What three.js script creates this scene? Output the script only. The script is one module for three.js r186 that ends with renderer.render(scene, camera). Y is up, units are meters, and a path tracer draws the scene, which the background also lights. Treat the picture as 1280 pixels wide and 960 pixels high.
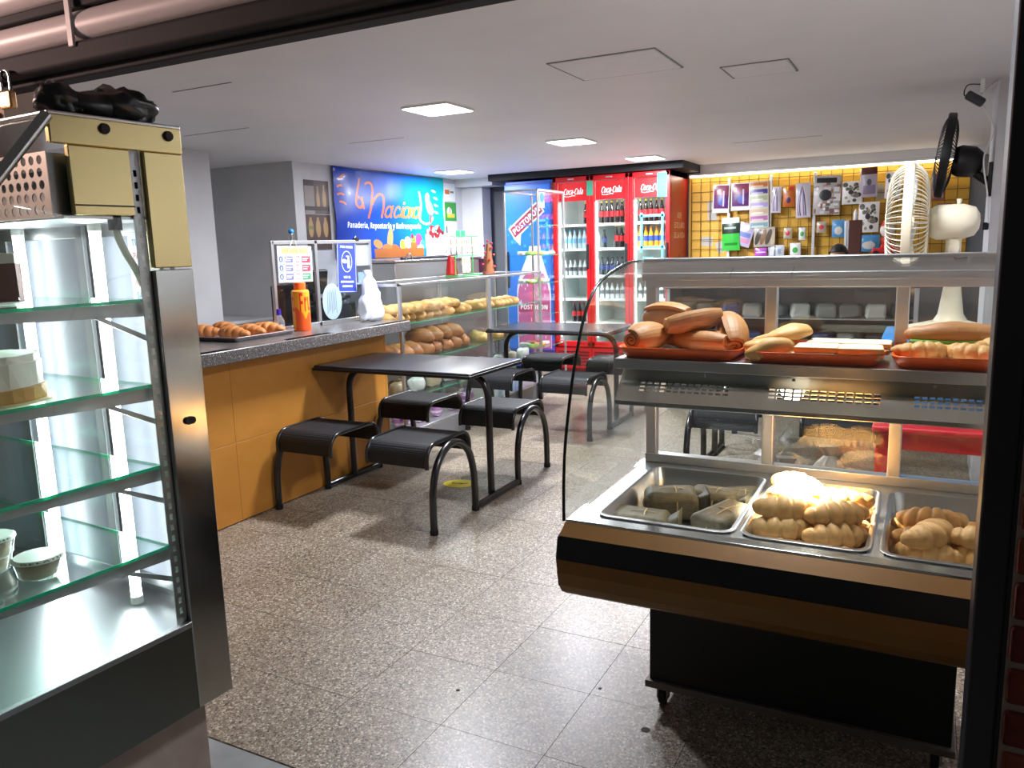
import * as THREE from 'three';
import { mergeGeometries } from 'three/addons/utils/BufferGeometryUtils.js';
import { RoundedBoxGeometry } from 'three/addons/geometries/RoundedBoxGeometry.js';
import { ImprovedNoise } from 'three/addons/math/ImprovedNoise.js';
import { MarchingCubes } from 'three/addons/objects/MarchingCubes.js';
import { RectAreaLightUniformsLib } from 'three/addons/lights/RectAreaLightUniformsLib.js';

// ---------- camera, night outside, exposure ----------
RectAreaLightUniformsLib.init();
const scene = new THREE.Scene();
const camera = new THREE.PerspectiveCamera(51.77, 4 / 3, 0.05, 60);
camera.position.set(0, 1.4, 0);
camera.rotation.order = 'YXZ';
camera.rotation.set(THREE.MathUtils.degToRad(-9.806), THREE.MathUtils.degToRad(27.749), THREE.MathUtils.degToRad(-1.638));
scene.background = new THREE.Color().setRGB(0.045, 0.0425, 0.042);
const renderer = new THREE.WebGLRenderer({ antialias: true });
renderer.toneMapping = THREE.LinearToneMapping;
renderer.toneMappingExposure = 1.33;
renderer.shadowMap.enabled = true;

// ---------- helpers ----------
const PI = Math.PI, V3 = THREE.Vector3;
function rng(seed) { let s = seed | 0; return () => { s = (s + 0x6d2b79f5) | 0; let t = Math.imul(s ^ (s >>> 15), 1 | s); t = (t + Math.imul(t ^ (t >>> 7), 61 | t)) ^ t; return ((t ^ (t >>> 14)) >>> 0) / 4294967296; }; }
const noise = new ImprovedNoise();
const taken = new Map();
function numbered(n) { const k = taken.get(n) ?? 0; taken.set(n, k + 1); return k ? n + '_' + String(k).padStart(3, '0') : n; }
function merge(list) {
  const gs = list.flat(Infinity).map((g) => {
    g = g.index ? g.toNonIndexed() : g.clone();
    for (const k of Object.keys(g.attributes)) if (!['position', 'normal', 'uv'].includes(k)) g.deleteAttribute(k);
    if (!g.attributes.uv) g.setAttribute('uv', new THREE.BufferAttribute(new Float32Array(g.attributes.position.count * 2), 2));
    if (!g.attributes.normal) g.computeVertexNormals();
    return g;
  });
  return gs.length === 1 ? gs[0] : mergeGeometries(gs);
}
function part(name, geo, mat, parent, pos, rot) {
  const g = Array.isArray(geo) ? merge(geo) : geo;
  const m = new THREE.Mesh(g, mat); m.name = name; m.castShadow = m.receiveShadow = true;
  const b = parent?.wb;
  if (pos || b) m.position.set((pos?.[0] ?? 0) - (b?.[0] ?? 0), (pos?.[1] ?? 0) - (b?.[1] ?? 0), (pos?.[2] ?? 0) - (b?.[2] ?? 0));
  if (rot) m.rotation.set(...rot);
  (parent ?? scene).add(m);
  return m;
}
// a sub-part given in the same coordinates as its part
function sub(name, geo, mat, parent, pos, rot) {
  const m = part(name, geo, mat, parent, pos, rot);
  return m;
}
function tag(o, label, category, group) { o.userData.label = label; o.userData.category = category; if (group) o.userData.group = group; return o; }
function thing(name, label, category, pos = [0, 0, 0], ry = 0, group) {
  const o = new THREE.Group(); o.name = numbered(name); o.position.set(...pos); o.rotation.y = ry; scene.add(o);
  return tag(o, label, category, group);
}
// a thing whose parts are written in room coordinates
function placed(name, label, category, pos, group) { const o = thing(name, label, category, pos, 0, group); o.wb = pos; return o; }
function solo(name, geo, mat, label, category, pos, rot, group) { const m = part(numbered(name), geo, mat, null, pos, rot); return tag(m, label, category, group); }
function copy(o, pos, ry, label, group) {
  const c = o.clone(); c.name = numbered(o.name.replace(/_\d\d\d$/, '')); c.position.set(...pos); if (ry !== undefined) c.rotation.y = ry;
  if (label) c.userData.label = label; if (group) c.userData.group = group; scene.add(c); return c;
}
function struct(name, geo, mat, pos, rot) { const m = part(name, geo, mat, null, pos, rot); m.userData.kind = 'structure'; return m; }
const box = (w, h, d, x = 0, y = 0, z = 0) => new THREE.BoxGeometry(w, h, d).translate(x, y, z);
const bx = (x0, x1, y0, y1, z0, z1) => box(x1 - x0, y1 - y0, Math.abs(z1 - z0), (x0 + x1) / 2, (y0 + y1) / 2, (z0 + z1) / 2);
const rb = (w, h, d, r = 0.01, x = 0, y = 0, z = 0, s = 2) => new RoundedBoxGeometry(w, h, d, s, Math.min(r, w / 2.01, h / 2.01, d / 2.01)).translate(x, y, z);
const rbx = (x0, x1, y0, y1, z0, z1, r = 0.004) => rb(x1 - x0, y1 - y0, Math.abs(z1 - z0), r, (x0 + x1) / 2, (y0 + y1) / 2, (z0 + z1) / 2);
const cyl = (r0, r1, h, x = 0, y = 0, z = 0, n = 20) => new THREE.CylinderGeometry(r1, r0, h, n).translate(x, y + h / 2, z);
const v = (a) => a.map((p) => new V3(...p));
const tube = (pts, r, seg = 24, n = 8, closed = false) => new THREE.TubeGeometry(new THREE.CatmullRomCurve3(v(pts), closed, 'centripetal'), seg, r, n, closed);
function bar(a, b, r, n = 8) {
  const A = new V3(...a), B = new V3(...b), L = A.distanceTo(B), g = new THREE.CylinderGeometry(r, r, L, n);
  g.applyQuaternion(new THREE.Quaternion().setFromUnitVectors(new V3(0, 1, 0), B.clone().sub(A).normalize()));
  return g.translate((a[0] + b[0]) / 2, (a[1] + b[1]) / 2, (a[2] + b[2]) / 2);
}
// pipe through straight runs with rounded corners
function pipe(pts, r, rad, n = 10, seg = 6) {
  const P = v(pts), path = new THREE.CurvePath();
  let last = P[0];
  for (let i = 1; i < P.length - 1; i++) {
    const a = P[i].clone().add(P[i - 1].clone().sub(P[i]).setLength(Math.min(rad, P[i].distanceTo(P[i - 1]) * 0.499)));
    const b = P[i].clone().add(P[i + 1].clone().sub(P[i]).setLength(Math.min(rad, P[i].distanceTo(P[i + 1]) * 0.499)));
    path.add(new THREE.LineCurve3(last, a)); path.add(new THREE.QuadraticBezierCurve3(a, P[i], b)); last = b;
  }
  path.add(new THREE.LineCurve3(last, P[P.length - 1]));
  return new THREE.TubeGeometry(path, seg * P.length * 4, r, n, false);
}
const shape = (pts) => new THREE.Shape(pts.map((p) => new THREE.Vector2(...p)));
function extrude(pts, depth, holes = [], bevel = 0) {
  const s = shape(pts); for (const h of holes) s.holes.push(new THREE.Path(h.map((p) => new THREE.Vector2(...p))));
  return new THREE.ExtrudeGeometry(s, { depth, bevelEnabled: bevel > 0, bevelSize: bevel, bevelThickness: bevel, bevelSegments: 2, curveSegments: 8 });
}
// outline given as [z, y], swept along x from x0 to x1
function sweepX(zy, x0, x1, holes = []) { const f = (a) => a.map(([z, y]) => [-z, y]); return extrude(f(zy), x1 - x0, holes.map(f)).rotateY(PI / 2).translate(x0, 0, 0); }
const lathe = (pts, n = 24) => new THREE.LatheGeometry(pts.map((p) => new THREE.Vector2(...p)), n);
function rrect(w, d, r, y, k = 5, cx = 0, cz = 0) {
  const o = []; r = Math.min(r, w / 2, d / 2);
  for (const [sx, sz, a0] of [[1, 1, 0], [-1, 1, PI / 2], [-1, -1, PI], [1, -1, PI * 1.5]])
    for (let i = 0; i <= k; i++) { const a = a0 + (i / k) * PI / 2; o.push([cx + sx * (w / 2 - r) + Math.cos(a) * r, y, cz + sz * (d / 2 - r) + Math.sin(a) * r]); }
  return o;
}
function ring(rx, rz, y, n = 20, cx = 0, cz = 0, f) { const o = []; for (let i = 0; i < n; i++) { const a = (i / n) * 2 * PI, k = f ? f(a) : 1; o.push([cx + Math.cos(a) * rx * k, y, cz + Math.sin(a) * rz * k]); } return o; }
// skin over rings of equal point count, ends closed
function loft(rings, caps = [true, true]) {
  const n = rings[0].length, pos = [], idx = [], uv = [];
  rings.forEach((r, j) => r.forEach((p, i) => { pos.push(...p); uv.push(i / n, j / (rings.length - 1)); }));
  for (let j = 0; j < rings.length - 1; j++) for (let i = 0; i < n; i++) { const a = j * n + i, b = j * n + (i + 1) % n, c = a + n, d = b + n; idx.push(a, c, b, b, c, d); }
  const cap = (j, flip) => { const c = pos.length / 3, r = rings[j], m = [0, 1, 2].map((k) => r.reduce((s, p) => s + p[k], 0) / n); pos.push(...m); uv.push(0.5, 0.5); for (let i = 0; i < n; i++) { const a = j * n + i, b = j * n + (i + 1) % n; flip ? idx.push(c, b, a) : idx.push(c, a, b); } };
  if (caps[0]) cap(0, false); if (caps[1]) cap(rings.length - 1, true);
  const g = new THREE.BufferGeometry(); g.setAttribute('position', new THREE.Float32BufferAttribute(pos, 3)); g.setAttribute('uv', new THREE.Float32BufferAttribute(uv, 2)); g.setIndex(idx); g.computeVertexNormals(); return g;
}
// uv in metres from position and facing
function metric(g, s = 1, ox = 0, oy = 0) {
  g = g.index ? g.toNonIndexed() : g; const p = g.attributes.position, n = g.attributes.normal, u = new Float32Array(p.count * 2);
  for (let i = 0; i < p.count; i++) {
    const ax = Math.abs(n.getX(i)), ay = Math.abs(n.getY(i)), az = Math.abs(n.getZ(i));
    const [a, b] = ay >= ax && ay >= az ? [p.getX(i), p.getZ(i)] : ax >= az ? [p.getZ(i), p.getY(i)] : [p.getX(i), p.getY(i)];
    u[i * 2] = a / s + ox; u[i * 2 + 1] = b / s + oy;
  }
  g.setAttribute('uv', new THREE.BufferAttribute(u, 2)); return g;
}
function warp(g, amp, f, seed = 0) {
  const p = g.attributes.position, q = new V3(), nn = g.attributes.normal;
  for (let i = 0; i < p.count; i++) { q.fromBufferAttribute(p, i); const k = noise.noise(q.x * f + seed, q.y * f + seed * 1.7, q.z * f - seed) * amp; p.setXYZ(i, q.x + nn.getX(i) * k, q.y + nn.getY(i) * k, q.z + nn.getZ(i) * k); }
  g.computeVertexNormals(); return g;
}

// ---------- textures ----------
function canvas(w, h, draw, srgb = true) { const c = document.createElement('canvas'); c.width = w; c.height = h; const x = c.getContext('2d'); draw(x, w, h); const t = new THREE.CanvasTexture(c); if (srgb) t.colorSpace = THREE.SRGBColorSpace; t.magFilter = THREE.LinearFilter; return t; }
function tiled(t, rx = 1, ry = 1) { t.wrapS = t.wrapT = THREE.RepeatWrapping; t.repeat.set(rx, ry); return t; }
const rgb = (a) => `rgb(${a.map((c) => Math.round(c)).join(',')})`;
function speckle(w, h, base, chips, count, smin, smax, seed) {
  return tiled(canvas(w, h, (x) => {
    const R = rng(seed); x.fillStyle = rgb(base); x.fillRect(0, 0, w, h);
    for (let i = 0; i < count; i++) {
      const c = chips[Math.floor(R() * chips.length)], px = R() * w, py = R() * h, s = smin + R() * R() * (smax - smin), a0 = R() * 6, k = 5; x.fillStyle = rgb(c);
      for (const [ox, oy] of [[0, 0], [w, 0], [-w, 0], [0, h], [0, -h]]) {
        if (px + ox < -smax || px + ox > w + smax || py + oy < -smax || py + oy > h + smax) continue;
        x.beginPath(); for (let j = 0; j < k; j++) { const a = a0 + j / k * 6.283, r = s * (0.6 + 0.5 * ((j * 7 + i) % 3) / 2); x.lineTo(px + ox + Math.cos(a) * r, py + oy + Math.sin(a) * r); } x.fill();
      }
    }
  }));
}
function mottle(size, lo, hi, f, seed, oct = 3) {
  const d = new Uint8Array(size * size * 4), L = [0, 1, 2].map((i) => hi[i] - lo[i]);
  for (let y = 0; y < size; y++) for (let x = 0; x < size; x++) {
    let s = 0, a = 0.5, ff = f;
    for (let o = 0; o < oct; o++) { const u = x / size, w = y / size, k = (i, j) => noise.noise((u - i) * ff, (w - j) * ff, seed + o * 7); s += a * ((k(0, 0) * (1 - u) + k(1, 0) * u) * (1 - w) + (k(0, 1) * (1 - u) + k(1, 1) * u) * w); a *= 0.55; ff *= 2.1; }
    const t = Math.min(1, Math.max(0, 0.5 + s)), i = (y * size + x) * 4; for (let c = 0; c < 3; c++) d[i + c] = lo[c] + L[c] * t; d[i + 3] = 255;
  }
  const t = new THREE.DataTexture(d, size, size); t.colorSpace = THREE.SRGBColorSpace; t.magFilter = THREE.LinearFilter; t.needsUpdate = true; return tiled(t);
}
const raw = (t) => { const c = t.clone(); c.colorSpace = THREE.NoColorSpace; return c; };
const S = (o) => new THREE.MeshStandardMaterial(o);
const P = (o) => new THREE.MeshPhysicalMaterial(o);
const plain = new Map();
function paint(color, roughness = 0.6, metalness = 0) { const k = [color, roughness, metalness].join(); if (!plain.has(k)) plain.set(k, S({ color, roughness, metalness })); return plain.get(k); }
const bumpFine = tiled(mottle(256, [90, 90, 90], [170, 170, 170], 24, 3)); bumpFine.colorSpace = THREE.NoColorSpace;
const wallTex = mottle(512, [196, 196, 198], [218, 217, 216], 5, 11);
const steelRough = tiled(canvas(256, 256, (x) => { const R = rng(5); for (let i = 0; i < 256; i++) { const g = 90 + R() * 70; x.fillStyle = rgb([g, g, g]); x.fillRect(0, i, 256, 1); } }, false));
const M = {
  wall: S({ map: wallTex, roughness: 0.75, bumpMap: bumpFine, bumpScale: 0.001 }),
  ceiling: S({ map: mottle(512, [230, 229, 229], [242, 240, 240], 4, 17), roughness: 0.55 }),
  wallGrey: S({ color: '#7d8084', roughness: 0.8 }),
  black: paint('#0e0f14', 0.38), blackMatt: paint('#0c0c0e', 0.7), navy: paint('#0c0d15', 0.75),
  tubeBlack: P({ color: '#08090c', roughness: 0.28, clearcoat: 0.5, clearcoatRoughness: 0.2 }),
  steel: S({ color: '#c9cbcb', metalness: 1, roughness: 0.3, bumpMap: steelRough, bumpScale: 0.00003 }),
  steelPolished: S({ color: '#c4c6c4', metalness: 1, roughness: 0.16 }),
  steelDull: S({ color: '#a9abab', metalness: 1, roughness: 0.42 }),
  steelGoldReflection: S({ color: '#dccb92', metalness: 1, roughness: 0.27 }),  // plain steel with a golden reflection put into its colour
  alu: S({ color: '#d3d5d6', metalness: 0.9, roughness: 0.36 }),
  chrome: S({ color: '#dfe1e2', metalness: 1, roughness: 0.1 }),
  glass: P({ color: '#fcfefd', transmission: 1, thickness: 0, roughness: 0.01, ior: 1.45 }),
  glassShelf: P({ color: '#eef9f5', transmission: 1, thickness: 0, roughness: 0.04, ior: 1.5 }),
  glassEdge: P({ color: '#34c79c', roughness: 0.15, transmission: 0.3, thickness: 0 }),
  acrylic: P({ color: '#f4f8fb', transmission: 1, thickness: 0, roughness: 0.06, ior: 1.45 }),
  milky: P({ color: '#b9bdc9', transmission: 0.4, thickness: 0, roughness: 0.3 }),
  plasticClear: P({ color: '#f2f4f6', transmission: 0.85, thickness: 0, roughness: 0.12, ior: 1.4 }),
  orange: paint('#f7641a', 0.4), red: paint('#c4161c', 0.32), white: paint('#eeeeea', 0.5), paper: paint('#f4f3ef', 0.85),
  ivory: paint('#ded6bd', 0.42), blue: paint('#1f7fc4', 0.45),
};

// ---------- large lamps: four square ceiling panels, the street lamp ----------
function rectLight(color, intensity, w, h, pos, target, parent = scene) {
  const l = new THREE.RectAreaLight(color, intensity, w, h); l.name = 'area_light'; l.position.set(...pos); parent.add(l); l.lookAt(...target); return l;
}
const H = 2.2;
const panelGlow = S({ color: '#ffffff', emissive: '#f3f6ff', emissiveIntensity: 6, roughness: 0.6 });
for (const [x, z, lab, power = 250] of [[-2.55, -4.03, 'square white ceiling light panel over the table beside the yellow counter'], [-2.51, -5.88, 'square white ceiling light panel over the table beside the bread cases'], [-2.43, -7.45, 'square white ceiling light panel just before the red drink coolers'], [-4.45, -7.3, 'square white ceiling light panel beside the blue banner', 165], [-0.5, -2.55, 'square white ceiling light panel above the food warmer', 110]]) {
  const t = thing('ceiling_light', lab, 'ceiling light', [x, H, z], 0, 'square ceiling light panels');
  part('frame', [box(0.304, 0.012, 0.004, 0, -0.006, 0.15), box(0.304, 0.012, 0.004, 0, -0.006, -0.15), box(0.004, 0.012, 0.296, 0.15, -0.006, 0), box(0.004, 0.012, 0.296, -0.15, -0.006, 0)], M.white, t);
  part('diffuser', rb(0.296, 0.016, 0.296, 0.005, 0, -0.008, 0), panelGlow, t);
  rectLight('#f2f5ff', power, 0.27, 0.27, [x, H - 0.021, z], [x, 0, z]);
}
{
  const t = placed('street_lamp', 'warm lamp on a steel arm outside the entrance, left of the cake cabinet', 'street lamp', [-3.72, 1.9, -1.5]);
  part('wall_plate', rbx(-3.78, -3.66, 1.9, 2.1, -1.56, -1.54, 0.004), M.steelDull, t);
  part('arm', pipe([[-3.72, 2.0, -1.54], [-3.72, 2.3, -1.2], [-3.72, 2.3, -0.4]], 0.02, 0.12), M.steelDull, t);
  part('lamp_head', rb(0.44, 0.05, 0.2, 0.02).rotateZ(0.5).translate(-3.735, 2.29, -0.35), M.steelDull, t);
  part('lens', rb(0.36, 0.012, 0.16, 0.003).rotateZ(0.5).translate(-3.72, 2.262, -0.35), S({ color: '#ffffff', emissive: '#ffd9c8', emissiveIntensity: 6 }), t);
  rectLight('#ffd4c8', 230, 0.34, 0.15, [-3.712, 2.245, -0.35], [-1.6, 1.0, -1.0]);
}

// ---------- setting ----------
const TS = 0.34, terr = speckle(1024, 1024, [136, 124, 107], [[192, 182, 162], [166, 154, 134], [96, 86, 74], [62, 56, 50], [142, 126, 106], [204, 196, 178], [116, 98, 80]], 21000, 2.5, 12, 41);
const tileMats = ['#ffffff', '#faf8f5', '#f6f4f0', '#f3f1ee'].map((c) => P({ map: terr, color: c, roughness: 0.42, clearcoat: 0.22, clearcoatRoughness: 0.28 }));
const floor = struct('floor', metric(bx(-6.4, 1.2, -0.12, -0.004, -9.8, -1.457)), paint('#6a6056', 0.9));
{
  const R = rng(77), geos = []; for (let k = 0; k < 8; k++) geos.push(metric(box(TS - 0.0018, 0.03, TS - 0.0018, 0, -0.015, 0), 0.62, R(), R()));
  for (let i = -4; i < 8; i++) for (let j = -1; j < 20; j++) {
    const x = (i + 0.5 - 5.584) * TS, z = -(j + 0.5 + 5.285) * TS;
    part('tile', geos[Math.floor(R() * 8)], tileMats[Math.floor(R() * 4)], floor, [x, (R() - 0.5) * 0.0006, z], [0, Math.floor(R() * 4) * PI / 2, 0]);
  }
  part('floor_slab', metric(bx(-6.4, (-4 - 5.584) * TS - 0.002, -0.02, 0, -9.8, -1.457), 0.62), tileMats[0], floor);
  for (const [x, z, r] of [[-0.66, -2.03, 0.014], [-0.86, -2.18, 0.006], [-0.93, -1.62, 0.006], [-1.27, -1.98, 0.007]]) part('stain', cyl(r, r * 0.8, 0.0008, x, 0.0004, z, 10), paint('#3a332d', 0.8), floor);
}
struct('sidewalk', metric(bx(-7, 3, -0.14, -0.003, -1.455, 4.5), 1.2), S({ map: mottle(512, [120, 122, 120], [156, 158, 155], 9, 31), roughness: 0.85 }));
const ceil = struct('ceiling', metric(bx(-6.4, 1.2, H, H + 0.1, -9.8, -1.5), 2.5), M.ceiling);
for (const [x0, x1, z0, z1] of [[-1.55, -1.06, -3.37, -3.8], [-0.91, -0.61, -3.91, -4.2]]) {
  part('hatch_panel', rbx(x0 + 0.006, x1 - 0.006, H - 0.006, H + 0.002, z1 + 0.006, z0 - 0.006, 0.002), M.ceiling, ceil);
  const f = (a, b, c, d) => part('hatch_trim', bx(a, b, H - 0.004, H + 0.001, c, d), paint('#8d8a86', 0.7), ceil);
  f(x0 - 0.004, x1 + 0.004, z0, z0 + 0.005); f(x0 - 0.004, x1 + 0.004, z1 - 0.005, z1); f(x0 - 0.005, x0, z1, z0); f(x1, x1 + 0.005, z1, z0);
}
for (const [x0, x1, z0, z1] of [[-3.35, -2.95, -2.86, -2.87], [-4.5, -3.9, -3.9, -3.908], [-1.5, -0.8, -6.9, -6.906], [-3.9, -3.4, -4.9, -4.906]]) part('board_joint', bx(x0, x1, H - 0.0015, H + 0.001, z1, z0), paint('#77746f', 0.8), ceil);
struct('trim_1', metric(bx(-6.4, 1.2, 2.1, H + 0.4, -2.37, -1.52), 2.5), M.ceiling);           // the beam over the entrance
// left side: wall with the banner, a deep recess, the pier at its end
struct('wall_left', metric([bx(-5.15, -5, 0, H, -8.35, -5.48), bx(-6.3, -5.15, 0, H, -5.63, -5.48), bx(-6.3, -5.15, 0, H, -4.56, -4.41)].reduce((a, g) => merge([a, g])), 2), M.wall);
struct('wall_left_front', metric(bx(-5.15, -5, 0, H, -4.56, -1.6), 2), M.wall);
const recess = struct('wall_recess', metric(bx(-6.3, -6.15, 0, H, -5.48, -4.56), 2), M.wall);
part('ledge', bx(-6.15, -5.35, 0, 0.8, -5.48, -4.56), M.wall, recess);
part('ledge_nosing', rbx(-6.15, -5.33, 0.8, 0.83, -5.48, -4.56, 0.008), M.wall, recess);
struct('wall_pier', metric(bx(-5.15, -4.72, 0, H, -8.55, -8.35), 2), M.wall);
struct('trim_2', bx(-5.0, -4.5, 2.11, H, -8.5, -8.2), M.wall);
struct('wall_back', metric(bx(-6.4, 1.2, 0, H, -9.8, -9.65), 2), M.wallGrey);
struct('wall_back_shop', metric(bx(-5.0, 1.2, 0, H, -8.85, -8.7), 2), M.wallGrey);
struct('trim_3', bx(-4.4, -2.2, 2.128, H, -8.7, -7.93), M.blackMatt);                          // black valance over the coolers
struct('trim_4', bx(-2.2, 0.6, 2.118, H, -8.7, -8.6), M.ceiling);                             // boxed strip above the yellow wall
struct('wall_right', metric(merge([bx(0.6, 0.75, 0, H, -8.7, -1.6), bx(0.28, 0.62, 0, H, -5.55, -5.05)]), 2), M.wall);
struct('wall_front', metric(merge([bx(-6.4, -2.7, 0, H + 0.4, -1.72, -1.56), bx(0.2, 0.75, 0, H + 0.4, -1.72, -1.56), bx(-6.4, 1.2, H + 0.1, 3.4, -1.72, -1.56)]), 2), paint('#8a8077', 0.9));
struct('wall_far_left', bx(-6.4, -6.3, 0, H, -9.8, -1.56), M.wall);
struct('wall_far_right', bx(1.2, 1.35, 0, H, -9.8, -1.56), M.wall);
// brick piers on both sides of the entrance
{
  const R = rng(9), bm = [[138, 64, 46], [152, 72, 52], [124, 56, 42], [160, 84, 62]].map((c, i) => S({ map: mottle(128, c.map((k) => k * 0.8), c.map((k) => Math.min(255, k * 1.22)), 9, 50 + i), roughness: 0.9, bumpMap: bumpFine, bumpScale: 0.003 }));
  const gs = [0, 1, 2].map(() => metric(rb(0.222 - R() * 0.006, 0.062, 0.1, 0.006, 0, 0, 0, 1), 0.3, R(), R())), hs = [0, 1].map(() => metric(rb(0.106, 0.062, 0.1, 0.006, 0, 0, 0, 1), 0.3, R(), R()));
  const pier = (name, x0, x1) => {
    const w = struct(name, metric(bx(x0, x1, 0, 2.4, -1.57, -1.462), 0.7), S({ map: mottle(128, [176, 156, 144], [204, 186, 172], 10, 60), roughness: 0.95, bumpMap: bumpFine, bumpScale: 0.003 }));
    for (let r = 0; r < 31; r++) {
      const y = 0.04 + r * 0.0765; let x = x0 + 0.004;
      if (r % 2) { part('brick', hs[r % 2], bm[Math.floor(R() * 4)], w, [x + 0.053, y, -1.503 + R() * 0.005]); x += 0.118; }
      while (x + 0.1 < x1) { const full = x + 0.222 < x1 + 0.01; part('brick', full ? gs[Math.floor(R() * 3)] : hs[0], bm[Math.floor(R() * 4)], w, [x + (full ? 0.111 : 0.053), y, -1.503 + R() * 0.005]); x += full ? 0.234 : 0.118; }
    }
  };
  pier('wall_brick_left', -3.13, -2.42); pier('wall_brick_right', 0.15, 0.75);
}
// rolled-up shutter over the entrance, its black rails, the black post
{
  const slat = S({ color: '#e8e0df', roughness: 0.42 }), t = placed('rolling_shutter', 'raised rolling shutter with rounded pinkish white slats and black rails', 'shutter', [-1.2, 1.87, -1.4]);
  for (let k = 0; k < 3; k++) {
    const y = 1.978 + k * 0.105;
    part('slat', new THREE.CylinderGeometry(0.041, 0.041, 4.6, 28).rotateZ(PI / 2).translate(-1.2, y, -1.4), slat, t);
    if (k < 2) part('rail', rbx(-3.5, 1.1, y + 0.04, y + 0.066, -1.42, -1.37, 0.006), M.navy, t);
  }
  part('bottom_rail', [rbx(-3.5, 1.1, 1.885, 1.94, -1.44, -1.36, 0.012), rbx(-3.5, 1.1, 1.866, 1.888, -1.452, -1.40, 0.006)], M.navy, t);
  for (const x of [-1.93, -0.3]) part('bracket', rbx(x - 0.011, x + 0.011, 1.925, 2.3, -1.362, -1.354, 0.003), slat, t);
}
{
  const t = placed('padlock', 'brass padlock hanging from the black shutter rail', 'padlock', [-2.21, 1.8, -1.35]);
  part('body', rb(0.052, 0.046, 0.02, 0.006, -2.21, 1.826, -1.35), S({ color: '#c9a06a', metalness: 0.7, roughness: 0.4 }), t);
  part('shackle', pipe([[-2.229, 1.846, -1.35], [-2.229, 1.9, -1.35], [-2.191, 1.9, -1.35], [-2.191, 1.846, -1.35]], 0.0042, 0.018), M.chrome, t);
  part('hasp', new THREE.TorusGeometry(0.011, 0.004, 8, 16).rotateY(PI / 2).translate(-2.21, 1.888, -1.352), M.black, t);
}
{
  const t = placed('entrance_post', 'black steel post in front of the brick pier beside the food warmer', 'post', [0.115, 0, -1.4]);
  part('column', rbx(0.092, 0.134, 0, 2.1, -1.45, -1.37, 0.004), paint('#0b0c16', 0.42), t);
  part('flange', rbx(0.134, 0.142, 0, 2.1, -1.452, -1.38, 0.002), paint('#17151c', 0.6), t);
  part('hook', tube([[0.095, 0.34, -1.43], [0.078, 0.36, -1.43], [0.07, 0.33, -1.43], [0.08, 0.3, -1.43], [0.092, 0.31, -1.43]], 0.004, 16), M.steelDull, t);
}

// ---------- food makers ----------
const breadTex = (lo, hi, s) => { const t = mottle(256, lo, hi, 7, s, 4); return S({ map: t, roughness: 0.55, bumpMap: bumpFine, bumpScale: 0.002 }); };
const B = {
  roll: [breadTex([158, 104, 54], [208, 154, 92], 101), breadTex([148, 94, 48], [198, 142, 82], 102)],
  pale: [breadTex([206, 152, 82], [240, 200, 132], 103), breadTex([196, 140, 72], [232, 186, 118], 104)],
  brown: [breadTex([132, 78, 40], [178, 116, 66], 105), breadTex([146, 90, 48], [190, 128, 76], 106)],
  crumb: breadTex([238, 222, 190], [252, 240, 214], 107), leaf: breadTex([92, 86, 66], [150, 142, 112], 108), twine: paint('#d9c79a', 0.9),
};
function bun(l, w, h, seed, amp = 0.006) {
  const g = new THREE.SphereGeometry(1, 22, 14); const p = g.attributes.position;
  for (let i = 0; i < p.count; i++) { const y = p.getY(i); p.setXYZ(i, p.getX(i) * l / 2, (y < -0.5 ? -0.5 - (y + 0.5) * 0.12 : y) * h / 1.5 + h / 3, p.getZ(i) * w / 2); }
  g.computeVertexNormals(); return warp(g, amp, 22, seed);
}
function croissant(len, r, seed, bend = 1) {
  const n = 20, rings = [];
  for (let j = 0; j <= 48; j++) {
    const t = j / 48, a = (t - 0.5) * 2.2 * bend, R = len / (2.2 * bend), c = [Math.sin(a) * R, 0, -(1 - Math.cos(a)) * R];
    const taper = Math.pow(Math.sin(PI * (0.06 + 0.88 * t)), 0.75), ridge = 0.82 + 0.2 * Math.sqrt(Math.abs(Math.sin(t * PI * 6))), k = r * taper * ridge;
    const tx = Math.cos(a), tz = -Math.sin(a), o = [];
    for (let i = 0; i < n; i++) { const b = i / n * 2 * PI; o.push([c[0] + Math.cos(b) * k * tz * -1, Math.max(-r * 0.55, Math.sin(b) * k * 0.85) + r * 0.55, c[2] + Math.cos(b) * k * tx]); }
    rings.push(o);
  }
  return warp(loft(rings), 0.003, 40, seed);
}
// a coiled bread roll lying on its side, the coil at its ends
function coil(radius, length, turns, seed) {
  const pts = [], N = 60, th = 0.88 * radius / turns * 0.7;
  for (let i = 0; i <= N; i++) { const t = i / N, a = t * turns * 2 * PI, r = radius * (0.12 + 0.88 * t); pts.push([Math.cos(a) * r, Math.sin(a) * r]); }
  for (let i = N; i >= 0; i--) { const t = i / N, a = t * turns * 2 * PI, r = Math.max(0.002, radius * (0.12 + 0.88 * t) - th); pts.push([Math.cos(a) * r, Math.sin(a) * r]); }
  const s = shape(pts), g = new THREE.ExtrudeGeometry(s, { depth: length, bevelEnabled: true, bevelSize: th * 0.1, bevelThickness: th * 0.5, bevelSegments: 3, steps: 8 });
  g.translate(0, 0, -length / 2); const p = g.attributes.position;
  for (let i = 0; i < p.count; i++) { const k = 1 - 0.34 * Math.pow(Math.abs(p.getZ(i)) / (length / 2), 2.2) * 0.8; p.setXYZ(i, p.getX(i) * k, p.getY(i) * k * 0.86, p.getZ(i)); }
  g.computeVertexNormals(); return g;
}
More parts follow.
